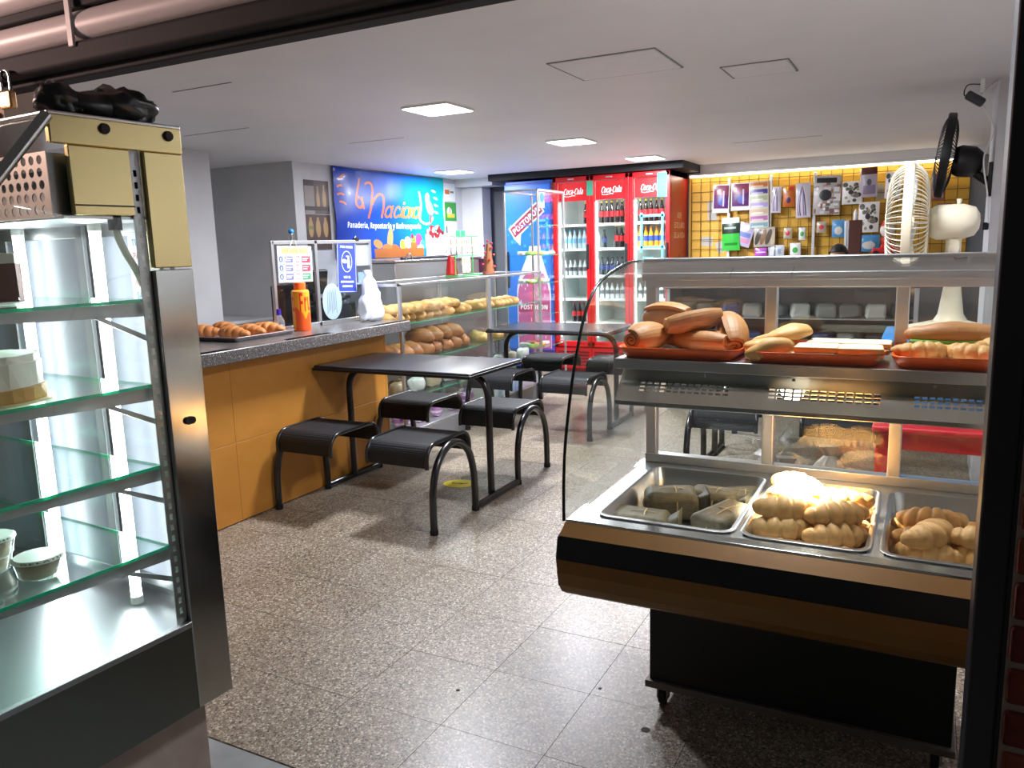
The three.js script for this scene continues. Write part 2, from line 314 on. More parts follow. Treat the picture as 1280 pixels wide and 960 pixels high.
function panShell(w, d, h, lip = 0.014, r = 0.035, flare = 0.012, t = 0.002) {
  return loft([rrect(w - flare * 2, d - flare * 2, r, 0), rrect(w, d, r, h), rrect(w + lip * 2, d + lip * 2, r + lip, h), rrect(w + lip * 2, d + lip * 2, r + lip, h + t * 1.5), rrect(w - t, d - t, r, h + t * 1.5), rrect(w - flare * 2 - t * 2, d - flare * 2 - t * 2, r, t)]);
}

// ---------- heated food display ----------
const WX0 = -0.80, WX1 = 0.23, WXC = -0.285;
const prof = [[-2.44, 1.345], [-2.3, 1.345], [-2.19, 1.33], [-2.1, 1.312], [-2.03, 1.29], [-1.975, 1.255], [-1.93, 1.206], [-1.89, 1.14], [-1.855, 1.069], [-1.822, 0.98], [-1.797, 0.891], [-1.785, 0.8], [-1.782, 0.703]];
const TY = 1.0785;   // top of the tray shelf
{
  const t = placed('food_warmer', 'heated curved-glass food display with gold and black front on a black wheeled base', 'food warmer', [WXC, 0, -2.3]);
  const gold = P({ map: mottle(256, [124, 84, 32], [140, 96, 40], 6, 71), roughness: 0.42, metalness: 0.3 });
  part('base_cabinet', rbx(-0.69, 0.12, 0.085, 0.5, -2.47, -2.16, 0.004), paint('#060607', 0.5), t);
  part('base_rail', [rbx(-0.7, 0.13, 0.066, 0.088, -2.48, -2.145, 0.003)], paint('#6d655f', 0.5, 0.3), t);
  for (const [x, z] of [[-0.655, -2.19], [0.085, -2.19], [-0.655, -2.43], [0.085, -2.43]]) {
    const c = part('caster', [cyl(0.018, 0.018, 0.016, x, 0.052, z, 12), bx(x - 0.017, x - 0.013, 0.018, 0.056, z - 0.014, z + 0.014), bx(x + 0.013, x + 0.017, 0.018, 0.056, z - 0.014, z + 0.014)], M.steelDull, t);
    sub('wheel', new THREE.CylinderGeometry(0.027, 0.027, 0.02, 18).rotateZ(PI / 2).translate(x, 0.0275, z), M.blackMatt, c);
  }
  part('underside', sweepX([[-1.84, 0.49], [-2.475, 0.49], [-2.475, 0.6], [-1.84, 0.6]], WX0 + 0.006, WX1 - 0.006), paint('#0d0c0b', 0.6), t);
  part('back_wall', bx(WX0 + 0.004, WX1 - 0.004, 0.49, 0.69, -2.475, -2.467), M.steelDull, t);
  for (const x of [WX0, WX1 - 0.006]) part('lower_side_panel', sweepX([[-1.79, 0.685], [-1.745, 0.672], [-1.732, 0.62], [-1.745, 0.54], [-1.79, 0.505], [-1.9, 0.488], [-2.475, 0.488], [-2.475, 0.69]], x, x + 0.006), paint('#141210', 0.5), t);
  part('upper_gold_band', sweepX([[-1.782, 0.7], [-1.742, 0.676], [-1.79, 0.672], [-1.8, 0.695]], WX0 + 0.006, WX1 - 0.006), gold, t);
  part('black_band', sweepX([[-1.742, 0.676], [-1.729, 0.618], [-1.78, 0.618], [-1.79, 0.672]], WX0 + 0.006, WX1 - 0.006), M.blackMatt, t);
  part('lower_gold_band', sweepX([[-1.727, 0.618], [-1.724, 0.585], [-1.733, 0.548], [-1.752, 0.523], [-1.782, 0.505], [-1.85, 0.493], [-1.85, 0.5], [-1.79, 0.53], [-1.77, 0.618]], WX0 + 0.006, WX1 - 0.006), gold, t);
  part('sill', rbx(WX0 + 0.006, WX1 - 0.006, 0.692, 0.706, -1.825, -1.784, 0.003), M.steelPolished, t);
  const holes = [[-0.735, -0.395], [-0.365, -0.09], [-0.055, 0.215]].map(([a, b]) => [[a, 2.365], [b, 2.365], [b, 1.87], [a, 1.87]]);
  part('deck', extrude([[WX0 + 0.006, 1.822], [WX1 - 0.006, 1.822], [WX1 - 0.006, 2.46], [WX0 + 0.006, 2.46]], 0.012, holes).rotateX(-PI / 2).translate(0, 0.682, 0), M.steel, t);
  // rear frame and panes
  for (const x of [WX0 + 0.008, -0.425, -0.075, WX1 - 0.045]) part('rear_post', rbx(x, x + 0.034, 0.694, 1.3, -2.47, -2.436, 0.003), M.alu, t);
  for (const [a, b] of [[0.694, 0.722], [1.262, 1.305]]) part('rear_rail', rbx(WX0 + 0.006, WX1 - 0.006, a, b, -2.473, -2.433, 0.003), M.alu, t);
  for (const [a, b] of [[-0.758, -0.425], [-0.391, -0.075], [-0.041, 0.185]]) part('rear_pane', bx(a, b, 0.722, 1.262, -2.456, -2.452), M.glass, t);
  part('top_cap', rbx(WX0 - 0.002, WX1 + 0.002, 1.305, 1.352, -2.5, -2.43, 0.004), M.steel, t);
  part('front_header', rbx(WX0 + 0.006, WX1 - 0.006, 1.285, 1.308, -2.43, -2.4, 0.003), M.steelDull, t);
  const inn = prof.map(([z, y], i) => { const a = prof[Math.max(0, i - 1)], b = prof[Math.min(prof.length - 1, i + 1)], dx = b[0] - a[0], dy = b[1] - a[1], L = Math.hypot(dx, dy); return [z + dy / L * 0.005, y - dx / L * 0.005]; });
  part('curved_front_glass', sweepX([...prof, ...inn.reverse()], WX0 + 0.007, WX1 - 0.007), M.glass, t);
  const side = [...prof, [-1.81, 0.7], [-2.436, 0.7], [-2.436, 1.31]];
  for (const x of [WX0, WX1 - 0.006]) {
    const s = part('side_glass', sweepX(side, x, x + 0.006), M.glass, t);
    sub('edge_trim', tube(prof.map(([z, y]) => [x + 0.003, y, z + 0.002]), 0.0045, 60, 6), paint('#10211c', 0.25), s);
  }
  part('tray_shelf', [rbx(-0.785, WX1 - 0.008, 1.07, 1.078, -2.43, -2.13, 0.002), rbx(-0.785, WX1 - 0.008, 1.048, 1.078, -2.138, -2.128, 0.002)], M.steel, t);
  // slanted lamp hood with ventilation slots
  const slots = [];
  for (const [a, b] of [[-0.715, -0.46], [-0.36, -0.085], [-0.015, 0.2]]) for (let r = 0; r < 3; r++) for (let c = 0; c < 13; c++) { const x = a + (b - a) * (c + 0.12) / 13, w = (b - a) / 13 * 0.72, y = 0.036 + r * 0.0125; slots.push([[x, y], [x + w, y], [x + w, y + 0.0065], [x, y + 0.0065]]); }
  const hood = extrude([[-0.775, 0], [WX1 - 0.012, 0], [WX1 - 0.012, 0.125], [-0.775, 0.125]], 0.002, slots).rotateX(-0.76).translate(0, 0.96, -2.105);
  part('lamp_hood', hood, M.steelPolished, t);
  part('hood_lip', rbx(-0.777, WX1 - 0.01, 0.948, 0.962, -2.112, -2.102, 0.003), M.steelPolished, t);
  part('hood_back', bx(-0.777, WX1 - 0.01, 0.97, 1.068, -2.4, -2.395), M.steel, t);
  for (const x of [-0.777, WX1 - 0.012]) part('hood_end', sweepX([[-2.107, 0.961], [-2.19, 1.05], [-2.395, 1.05], [-2.395, 0.965]], x, x + 0.002), M.steel, t);
  for (const x of [-0.535, -0.3, 0.03]) part('screw', cyl(0.004, 0.004, 0.003, 0, 0, 0, 8).rotateX(PI / 2).translate(x, 1.033, -2.171), M.steelDull, t);
  const holder = part('bulb_holder', cyl(0.017, 0.017, 0.04, -0.305, 1.03, -2.195, 14), M.white, t);
  sub('bulb', new THREE.SphereGeometry(0.03, 20, 14).translate(-0.305, 1.0, -2.195), S({ color: '#ffffff', emissive: '#fff4e2', emissiveIntensity: 40 }), holder);
  const l = new THREE.SpotLight('#fff0da', 16, 0, 0.62, 0.5); l.name = 'bulb_light'; l.position.set(-0.3, 0.965, -2.19); l.target.position.set(-0.235, 0.6, -2.14); scene.add(l, l.target);
}
// three steel pans in the deck
const panXs = [[-0.565, 0.335, 'deep steel pan holding the leaf-wrapped tamales'], [-0.2275, 0.27, 'deep steel pan heaped with pale baked rolls under the lamp'], [0.08, 0.265, 'deep steel pan holding golden croissants']];
for (const [x, w, lab] of panXs) solo('food_pan', panShell(w, 0.49, 0.09, 0.012, 0.03, 0.012), M.steel, lab, 'pan', [x, 0.607, -2.1175], undefined, 'pans in the food warmer');
{
  const R = rng(31), tam = (w, h, d, s) => {
    const g = new RoundedBoxGeometry(w, h, d, 4, Math.min(w, h, d) * 0.28); g.translate(0, h / 2, 0); warp(g, 0.008, 26, s); return g;
  };
  [[-0.66, -1.99, 0.15, 0.07, 0.105, 0.15], [-0.63, -2.17, 0.15, 0.085, 0.11, 0.4], [-0.52, -2.24, 0.15, 0.075, 0.11, -0.1], [-0.445, -2.27, 0.1, 0.07, 0.12, 0.2], [-0.455, -2.08, 0.1, 0.075, 0.19, -0.35]].forEach(([x, z, w, h, d, a], i) => {
    const t = thing('leaf_tamale', 'tamale wrapped in grey green leaf and tied with string', 'tamale', [x, 0.611, z], a, 'tamales in the steel pan');
    part('leaf_parcel', tam(w, h, d, i * 3.1), B.leaf, t);
    part('leaf_flap', [loft([rrect(w * 0.2, d * 0.5, 0.01, 0), rrect(w * 0.42, d * 0.75, 0.01, 0.03), rrect(w * 0.5, d * 0.85, 0.006, 0.036)]).rotateZ(-PI / 2).translate(w * 0.46, h * 0.55, 0)], B.leaf, t);
    part('string', [new THREE.TorusGeometry(1, 0.025, 6, 28).scale(w * 0.53, h * 0.54, 0.08).translate(0, h * 0.5, 0), new THREE.TorusGeometry(1, 0.025, 6, 28).rotateY(PI / 2).scale(0.08, h * 0.54, d * 0.54).translate(w * 0.08, h * 0.5, 0)], B.twine, t);
  });
  const rolls = [0, 1, 2].map((k) => croissant(0.16 + k * 0.01, 0.043, 7 + k * 3, 0.35 + k * 0.25));
  for (let i = 0; i < 19; i++) { const L = i < 8 ? 0 : i < 14 ? 1 : 2, k = L === 0 ? i : L === 1 ? i - 8 : i - 14; solo('bread_roll', rolls[i % 3], B.pale[i % 2], 'pale twisted roll at the ' + ['bottom', 'middle', 'top'][L] + ' of the heap in the middle steel pan', 'bread roll', [-0.285 + (k % 2) * 0.115 + (R() - 0.5) * 0.02, 0.62 + L * 0.042, -1.945 - Math.floor(k / 2) * 0.108 - L * 0.035], [(R() - 0.5) * 0.3, (R() - 0.5) * 1.3, (R() - 0.5) * 0.2], 'pale rolls in the middle pan'); }
  const cr = [0, 1, 2].map((k) => croissant(0.16, 0.041, 20 + k, 0.75));
  for (let i = 0; i < 16; i++) { const L = i < 8 ? 0 : i < 13 ? 1 : 2, k = L === 0 ? i : L === 1 ? i - 8 : i - 13; solo('croissant', cr[i % 3], B.pale[1], 'small golden croissant at the ' + ['bottom', 'middle', 'top'][L] + ' of the heap in the end steel pan', 'croissant', [0.025 + (k % 2) * 0.11 + L * 0.008, 0.616 + L * 0.04, -1.94 - Math.floor(k / 2) * 0.1 - L * 0.02], [(R() - 0.5) * 0.3, R() * 2.4 - 1.2, (R() - 0.5) * 0.3], 'croissants in the end pan'); }
}
// orange trays on the shelf and what lies on them
for (const [x, w, lab] of [[-0.615, 0.345, 'orange plastic tray carrying coiled brown bread rolls'], [-0.258, 0.345, 'orange plastic tray carrying white sandwich bread and fried pastries'], [0.075, 0.29, 'orange plastic tray carrying a filled long sandwich and croissants']])
  solo('serving_tray', loft([rrect(w - 0.04, 0.25, 0.03, 0), rrect(w - 0.012, 0.278, 0.045, 0.016), rrect(w, 0.29, 0.05, 0.026), rrect(w, 0.29, 0.05, 0.031), rrect(w - 0.026, 0.264, 0.04, 0.018), rrect(w - 0.044, 0.246, 0.03, 0.004)]), M.orange, lab, 'tray', [x, TY, -2.28], undefined, 'orange trays in the food warmer');
{
  const pt = canvas(128, 128, (x) => { x.fillStyle = '#f3efe6'; x.fillRect(0, 0, 128, 128); const R = rng(3); x.fillStyle = '#6b5a48'; for (let i = 0; i < 40; i++) x.fillRect(R() * 128, R() * 128, 2, 2); });
  const pm = S({ map: pt, roughness: 0.9 });
  const crumple = (w, d, s) => { const g = new THREE.PlaneGeometry(w, d, 16, 12).rotateX(-PI / 2), p = g.attributes.position; for (let i = 0; i < p.count; i++) p.setY(i, 0.006 + 0.012 * (0.5 + noise.noise(p.getX(i) * 30 + s, 1, p.getZ(i) * 30))); g.computeVertexNormals(); return g; };
  for (const [x, w, lab] of [[-0.6, 0.27, 'crumpled white paper sheet under the coiled bread rolls'], [-0.27, 0.2, 'crumpled white paper sheet under the sandwich bread'], [0.08, 0.2, 'crumpled white paper sheet under the long sandwich']]) solo('paper_liner', crumple(w, 0.19, x * 40), pm, lab, 'paper', [x, TY + 0.003, -2.275]);
  const c1 = coil(0.055, 0.13, 2.3, 1), c2 = coil(0.048, 0.15, 2.1, 2);
  const place = (g, x, y, z, r, i) => solo('coiled_bread', g, B.roll[i % 2], 'coiled brown bread roll on the orange tray', 'bread roll', [x, TY + y, z], r, 'coiled rolls on the orange tray');
  place(c1, -0.725, 0.048, -2.235, [0, -0.35, 0], 0); place(c2, -0.565, 0.044, -2.25, [0, 1.25, 0], 1); place(c2, -0.66, 0.046, -2.35, [0, 1.1, 0], 1); place(c2, -0.6, 0.098, -2.28, [0.25, -0.95, 0.4], 0); place(c1, -0.495, 0.06, -2.3, [0.5, 0.35, 0], 1); place(c1, -0.69, 0.1, -2.33, [0, 1.3, 0.3], 0);
  const emp = [0, 1].map((k) => bun(0.13, 0.075, 0.04, 41 + k, 0.012));
  [[-0.375, 0.017, -2.22, 0.3], [-0.375, 0.017, -2.32, -0.4], [-0.33, 0.045, -2.31, 0.5], [-0.36, 0.02, -2.18, 0.2]].map(([x, y, z, a]) => [x, TY + y, z, a]).forEach(([x, y, z, a], i) => solo('fried_pastry', emp[i % 2], B.pale[1], 'golden fried pastry on the orange tray', 'pastry', [x, y, z], [0, a, 0.12 * (i - 1)], 'fried pastries on the orange tray'));
  const sl = extrude([[-0.05, -0.045], [0.05, -0.045], [0.05, 0.04], [0.042, 0.05], [-0.042, 0.05], [-0.05, 0.04]], 0.012, [], 0.001).rotateX(-PI / 2);
  const cs = extrude([[-0.0525, -0.0475], [0.0525, -0.0475], [0.0525, 0.042], [0.044, 0.0525], [-0.044, 0.0525], [-0.0525, 0.042]], 0.01, [], 0.001).rotateX(-PI / 2).translate(0, 0.001, 0);
  [[-0.25, 0, -2.2], [-0.145, 0, -2.2], [-0.235, 0, -2.31], [-0.13, 0, -2.31], [-0.248, 0.015, -2.205], [-0.143, 0.015, -2.202], [-0.23, 0.015, -2.32], [-0.128, 0.015, -2.315]].map(([x, y, z]) => [x, TY + 0.017 + y, z]).forEach(([x, y, z], i) => {
    const t = thing('bread_slice', 'white sandwich bread slice lying on the orange tray', 'bread slice', [x, y, z], (i % 3 - 1) * 0.06, 'sandwich bread on the orange tray'); part('crumb', sl, B.crumb, t); part('crust', cs, B.pale[1], t);
  });
  const t = thing('long_sandwich', 'long filled sandwich with lettuce on the orange tray', 'sandwich', [0.08, TY + 0.016, -2.34], 0.05);
  part('lower_half', bun(0.26, 0.08, 0.035, 55), B.roll[1], t); part('upper_half', bun(0.26, 0.082, 0.05, 56).translate(0, 0.032, 0), B.roll[1], t);
  part('lettuce', warp(rb(0.23, 0.012, 0.088, 0.005, 0, 0.031, 0, 4), 0.012, 60, 3), paint('#5f8a2c', 0.6), t);
  [[0.0, 0.016, -2.24, 0.2], [0.1, 0.016, -2.23, -0.5], [0.17, 0.03, -2.28, 0.9]].map(([x, y, z, a]) => [x, TY + y, z, a]).forEach(([x, y, z, a]) => solo('croissant', croissant(0.15, 0.03, x * 50, 0.6), B.pale[1], 'pale croissant beside the long sandwich on the orange tray', 'croissant', [x, y, z], [0, a, 0], 'croissants beside the sandwich'));
}

// ---------- refrigerated cake cabinet at the entrance ----------
const CB = [-1.52, 0, -1.31], CA = -0.058;
const cabAt = (x, y, z) => { const c = Math.cos(CA), s = Math.sin(CA); return [CB[0] + c * x + s * z, y, CB[2] - s * x + c * z]; };
{
  const t = thing('cake_cabinet', 'tall stainless steel cake cabinet with lit glass shelves at the entrance', 'display cabinet', CB, CA);
  const W = -1.05, wornTex = mottle(256, [150, 130, 118], [196, 178, 166], 6, 81);
  part('plinth', metric(rbx(W + 0.05, -0.035, 0, 0.31, 0.06, 0.72, 0.004), 0.8), S({ map: wornTex, roughness: 0.7 }), t);
  part('rear_side_panel', rbx(-0.02, 0, 0.308, 1.372, 0, 0.1, 0.003), M.steelPolished, t);
  for (const z of [0.045, 0.055]) part('panel_plug', cyl(0.009, 0.009, 0.006, 0, 0, 0, 12).rotateZ(-PI / 2).translate(0, 1.02, z), paint('#14100e', 0.7), t);
  part('rear_upper_panel', rbx(-0.02, -0.001, 1.376, 1.628, 0, 0.098, 0.003), M.steelGoldReflection, t);  // split off so the upper steel carries the painted golden reflection
  part('skirt', [rbx(-0.016, -0.001, 0.308, 0.53, 0.1, 0.76, 0.002), rbx(W, 0, 0.308, 0.53, 0.755, 0.77, 0.002)], S({ color: '#72746f', metalness: 1, roughness: 0.3 }), t);
  part('skirt_rail', rbx(-0.012, 0.004, 0.522, 0.536, 0.1, 0.77, 0.002), M.steelDull, t);
  part('deck', rbx(W + 0.01, -0.012, 0.516, 0.53, 0.02, 0.755, 0.002), M.steel, t);
  part('rear_lower_wall', rbx(W, -0.02, 0.308, 0.56, 0, 0.02, 0.002), M.steelDull, t);
  part('far_end_panel', extrude([[0, 0.308], [-0.77, 0.308], [-0.77, 1.12], [-0.3, 1.675], [0, 1.683]], 0.012).rotateY(PI / 2).translate(W, 0, 0), M.steelPolished, t);
  const band = part('top_band', rbx(-0.014, 0.002, 1.628, 1.684, 0, 0.3, 0.003), M.steelGoldReflection, t);
  for (const z of [0.035, 0.185]) sub('bolt', cyl(0.012, 0.01, 0.008, 0, 0, 0, 12).rotateZ(-PI / 2).translate(0.001, 1.665, z), paint('#2a1712', 0.7), band);
  part('lid', rbx(W, 0.002, 1.682, 1.69, 0, 0.3, 0.003), M.steel, t);
  part('canopy_side_plate', rbx(-0.02, -0.006, 1.49, 1.628, 0.128, 0.262, 0.002), M.steelGoldReflection, t);
  part('canopy_seam', bx(-0.006, -0.003, 1.508, 1.511, 0.128, 0.262), paint('#4a4236', 0.6), t);
  part('canopy_floor', rbx(W + 0.01, -0.02, 1.482, 1.49, 0.03, 0.28, 0.002), M.steel, t);
  // slanted front glazing with its steel edge
  for (const x of [-0.004, W + 0.006]) part('slanted_edge', bar([x, 1.68, 0.298], [x, 1.12, 0.772], 0.012, 10), M.steelPolished, t);
  part('slanted_glass', rb(-W - 0.02, 0.006, 0.73, 0.002).rotateX(0.868).translate(W / 2, 1.4, 0.537), M.glass, t);
  part('front_glass', bx(W + 0.01, -0.01, 0.536, 1.12, 0.766, 0.772), M.glass, t);
  part('side_glass', extrude([[-0.118, 0.54], [-0.76, 0.54], [-0.76, 1.12], [-0.42, 1.51], [-0.27, 1.485], [-0.118, 1.485]], 0.004).rotateY(PI / 2).translate(-0.006, 0, 0), M.glass, t);
  // perforated evaporator cover
  const holes = []; for (let r = 0; r < 5; r++) for (let c = 0; c < 30; c++) { const cx = -0.06 - c * 0.029 - (r % 2) * 0.004, cy = 1.502 + r * 0.0245, h = []; for (let k = 0; k < 8; k++) h.push([cx + Math.cos(k / 8 * 2 * PI) * 0.0098, cy + Math.sin(k / 8 * 2 * PI) * 0.0095]); holes.push(h); }
  const ev = part('evaporator_cover', extrude([[-0.97, 1.486], [-0.035, 1.486], [-0.035, 1.615], [-0.97, 1.615]], 0.002, holes).translate(0, 0, 0.29), S({ color: '#cfc2b8', metalness: 0.7, roughness: 0.4 }), t);
  sub('evaporator_box', [bx(-0.97, -0.035, 1.49, 1.613, 0.1, 0.104), bx(-0.04, -0.036, 1.49, 1.613, 0.104, 0.29), bx(-0.97, -0.966, 1.49, 1.613, 0.104, 0.29)], M.steelDull, ev);
  part('drain_hose', tube([[-0.03, 1.49, 0.165], [-0.03, 1.45, 0.16], [-0.03, 1.41, 0.145], [-0.028, 1.37, 0.125], [-0.026, 1.34, 0.115]], 0.0085, 24, 10), paint('#c9cbb4', 0.4), t);
  part('hose_collar', cyl(0.014, 0.014, 0.03, -0.03, 1.46, 0.163, 14), M.blackMatt, t);
  // uprights with slots, brackets, glass shelves
  for (const x of [-0.03, W + 0.03]) {
    const slots = []; for (let y = 0.56; y < 1.6; y += 0.026) slots.push([[-0.004, y], [0.004, y], [0.004, y + 0.014], [-0.004, y + 0.014]]);
    part('upright', [extrude([[-0.013, 0.53], [0.013, 0.53], [0.013, 1.63], [-0.013, 1.63]], 0.003, slots).rotateY(PI / 2).translate(x + 0.014, 0, 0.115), bx(x - 0.01, x + 0.014, 0.53, 1.63, 0.1, 0.104)], M.steelDull, t);
  }
  for (const y of [1.31, 1.118, 0.929, 0.735]) {
    for (const x of [-0.03, W + 0.03]) part('bracket', [extrude([[-0.11, y - 0.008], [-0.11, y - 0.04], [-0.6, y - 0.022], [-0.6, y - 0.008]], 0.004).rotateY(PI / 2).translate(x, 0, 0), extrude([[-0.112, y - 0.1], [-0.112, y - 0.086], [-0.225, y - 0.03], [-0.245, y - 0.03]], 0.004).rotateY(PI / 2).translate(x, 0, 0)], M.steelDull, t);
    const sh = part('glass_shelf', bx(W + 0.02, -0.016, y - 0.007, y, 0.125, 0.62), M.glassShelf, t);
    sub('polished_edge', [bx(-0.0162, -0.0145, y - 0.0072, y + 0.0002, 0.125, 0.62), bx(W + 0.02, -0.016, y - 0.0072, y + 0.0002, 0.62, 0.6215), bx(W + 0.02, -0.016, y - 0.0072, y + 0.0002, 0.1235, 0.125)], M.glassEdge, sh);
  }
  // sliding rear doors
  for (const [a, b, z] of [[-0.36, -0.024, 0.03], [-0.72, -0.335, 0.045], [W + 0.012, -0.695, 0.03]]) {
    const d = part('rear_door', [rbx(a, a + 0.03, 0.56, 1.482, z, z + 0.012, 0.002), rbx(b - 0.03, b, 0.56, 1.482, z, z + 0.012, 0.002), rbx(a, b, 0.56, 0.59, z, z + 0.012, 0.002), rbx(a, b, 1.452, 1.482, z, z + 0.012, 0.002)], M.steelDull, t);
    sub('pane', bx(a + 0.03, b - 0.03, 0.59, 1.452, z + 0.004, z + 0.007), M.milky, d);
  }
  const glow = S({ color: '#ffffff', emissive: '#f2fbff', emissiveIntensity: 9 });
  for (const x of [-0.225, -0.56]) {  // added glowing tubes in place of vertical glare taken for reflection
    part('glare_tube', cyl(0.013, 0.013, 0.92, x, 0.55, 0.09, 14), glow, t);
    part('tube_cap', [cyl(0.015, 0.015, 0.02, x, 0.531, 0.09, 14), cyl(0.015, 0.015, 0.02, x, 1.465, 0.09, 14)], M.white, t);
    rectLight('#eefaff', 38, 0.026, 0.9, cabAt(x, 1.01, 0.106), cabAt(x + 0.25, 1.01, 1));
  }
}
{
  const g1 = warp(new THREE.SphereGeometry(1, 28, 20).scale(0.055, 0.04, 0.085).translate(0, 0.036, -0.02), 0.016, 40, 2), g2 = warp(new THREE.SphereGeometry(1, 24, 16).scale(0.036, 0.034, 0.045).translate(0.01, 0.032, 0.12), 0.014, 50, 5), g3 = warp(loft([ring(0.05, 0.034, 0, 20), ring(0.032, 0.026, 0.05, 20), ring(0.034, 0.028, 0.1, 20)]).rotateX(PI / 2).translate(0.004, 0.03, 0.03), 0.01, 60, 4);
  solo('plastic_bag', merge([g1, g2, g3]), P({ color: '#050506', roughness: 0.42, clearcoat: 0.4, clearcoatRoughness: 0.3 }), 'knotted black plastic bag lying on top of the cake cabinet', 'plastic bag', cabAt(-0.075, 1.69, 0.115), [0, CA, 0]);
}
// cakes and cups on its shelves
{
  const red = breadTex([74, 30, 22], [120, 58, 42], 120), cream = breadTex([232, 224, 204], [250, 246, 234], 121), sponge = breadTex([190, 140, 70], [228, 190, 116], 122);
  const wedge = (y0, y1, r, a0, a1) => { const pts = [[0, 0]]; for (let i = 0; i <= 16; i++) { const a = a0 + (a1 - a0) * i / 16; pts.push([Math.cos(a) * r, Math.sin(a) * r]); } return extrude(pts, y1 - y0, [], 0.002).rotateX(-PI / 2).translate(0, y0, 0); };
  let t = thing('chocolate_cake', 'dark red brown cake with white cream top on the highest glass shelf', 'cake', cabAt(-0.27, 1.3105, 0.36), 2.4);
  part('board', cyl(0.11, 0.11, 0.004, 0, 0, 0, 32), M.paper, t); part('sponge', warp(wedge(0.006, 0.085, 0.1, -1.8, 1.8), 0.003, 60, 1), red, t); part('cream', wedge(0.085, 0.105, 0.1, -1.8, 1.8), cream, t);
  t = thing('cream_cake', 'half cut cream covered sponge cake on a round board', 'cake', cabAt(-0.15, 1.1185, 0.41), 1.2);
  part('board', cyl(0.125, 0.125, 0.004, 0, 0, 0, 36), S({ color: '#e9dcae', roughness: 0.35, metalness: 0.3 }), t); part('sponge', warp(wedge(0.006, 0.03, 0.108, -1.7, 1.7), 0.004, 60, 2), sponge, t); part('cream_layer', warp(wedge(0.03, 0.08, 0.104, -1.7, 1.7), 0.003, 50, 3), cream, t); part('cream_rim', warp(wedge(0.08, 0.094, 0.1, -1.7, 1.7), 0.004, 70, 4), cream, t);
  const lab = canvas(256, 32, (x) => { x.fillStyle = '#eceadf'; x.fillRect(0, 0, 256, 32); x.fillStyle = '#55604c'; x.font = 'bold 20px sans-serif'; x.fillText('GELATINA  DE  LECHE', 12, 24); });
  const cup = thing('dessert_cup', 'ribbed clear dessert cup of beige gelatin with a white printed lid', 'dessert cup', cabAt(-0.115, 0.7355, 0.37), 0, 'dessert cups on the lower glass shelf');
  const N = 40, rb2 = (a) => 1 + 0.018 * Math.cos(a * 20);
  part('cup', loft([ring(0.036, 0.036, 0, N, 0, 0, rb2), ring(0.04, 0.04, 0.004, N, 0, 0, rb2), ring(0.047, 0.047, 0.04, N, 0, 0, rb2)], [true, false]), M.plasticClear, cup);
  part('gelatin', loft([ring(0.034, 0.034, 0.003, 24), ring(0.0445, 0.0445, 0.036, 24)]), paint('#b99e74', 0.35), cup);
  part('lid', lathe([[0, 0.046], [0.044, 0.046], [0.049, 0.043], [0.05, 0.038], [0.0475, 0.038]], 36), S({ color: '#efeee8', roughness: 0.3 }), cup);
  part('printed_band', lathe([[0.0498, 0.0385], [0.0494, 0.0432], [0.0455, 0.0462]], 36), S({ map: lab, roughness: 0.4 }), cup);
  copy(cup, cabAt(-0.16, 0.7355, 0.48), 1); copy(cup, cabAt(-0.24, 0.7355, 0.41), 2); copy(cup, cabAt(-0.19, 0.783, 0.425), 3);
}

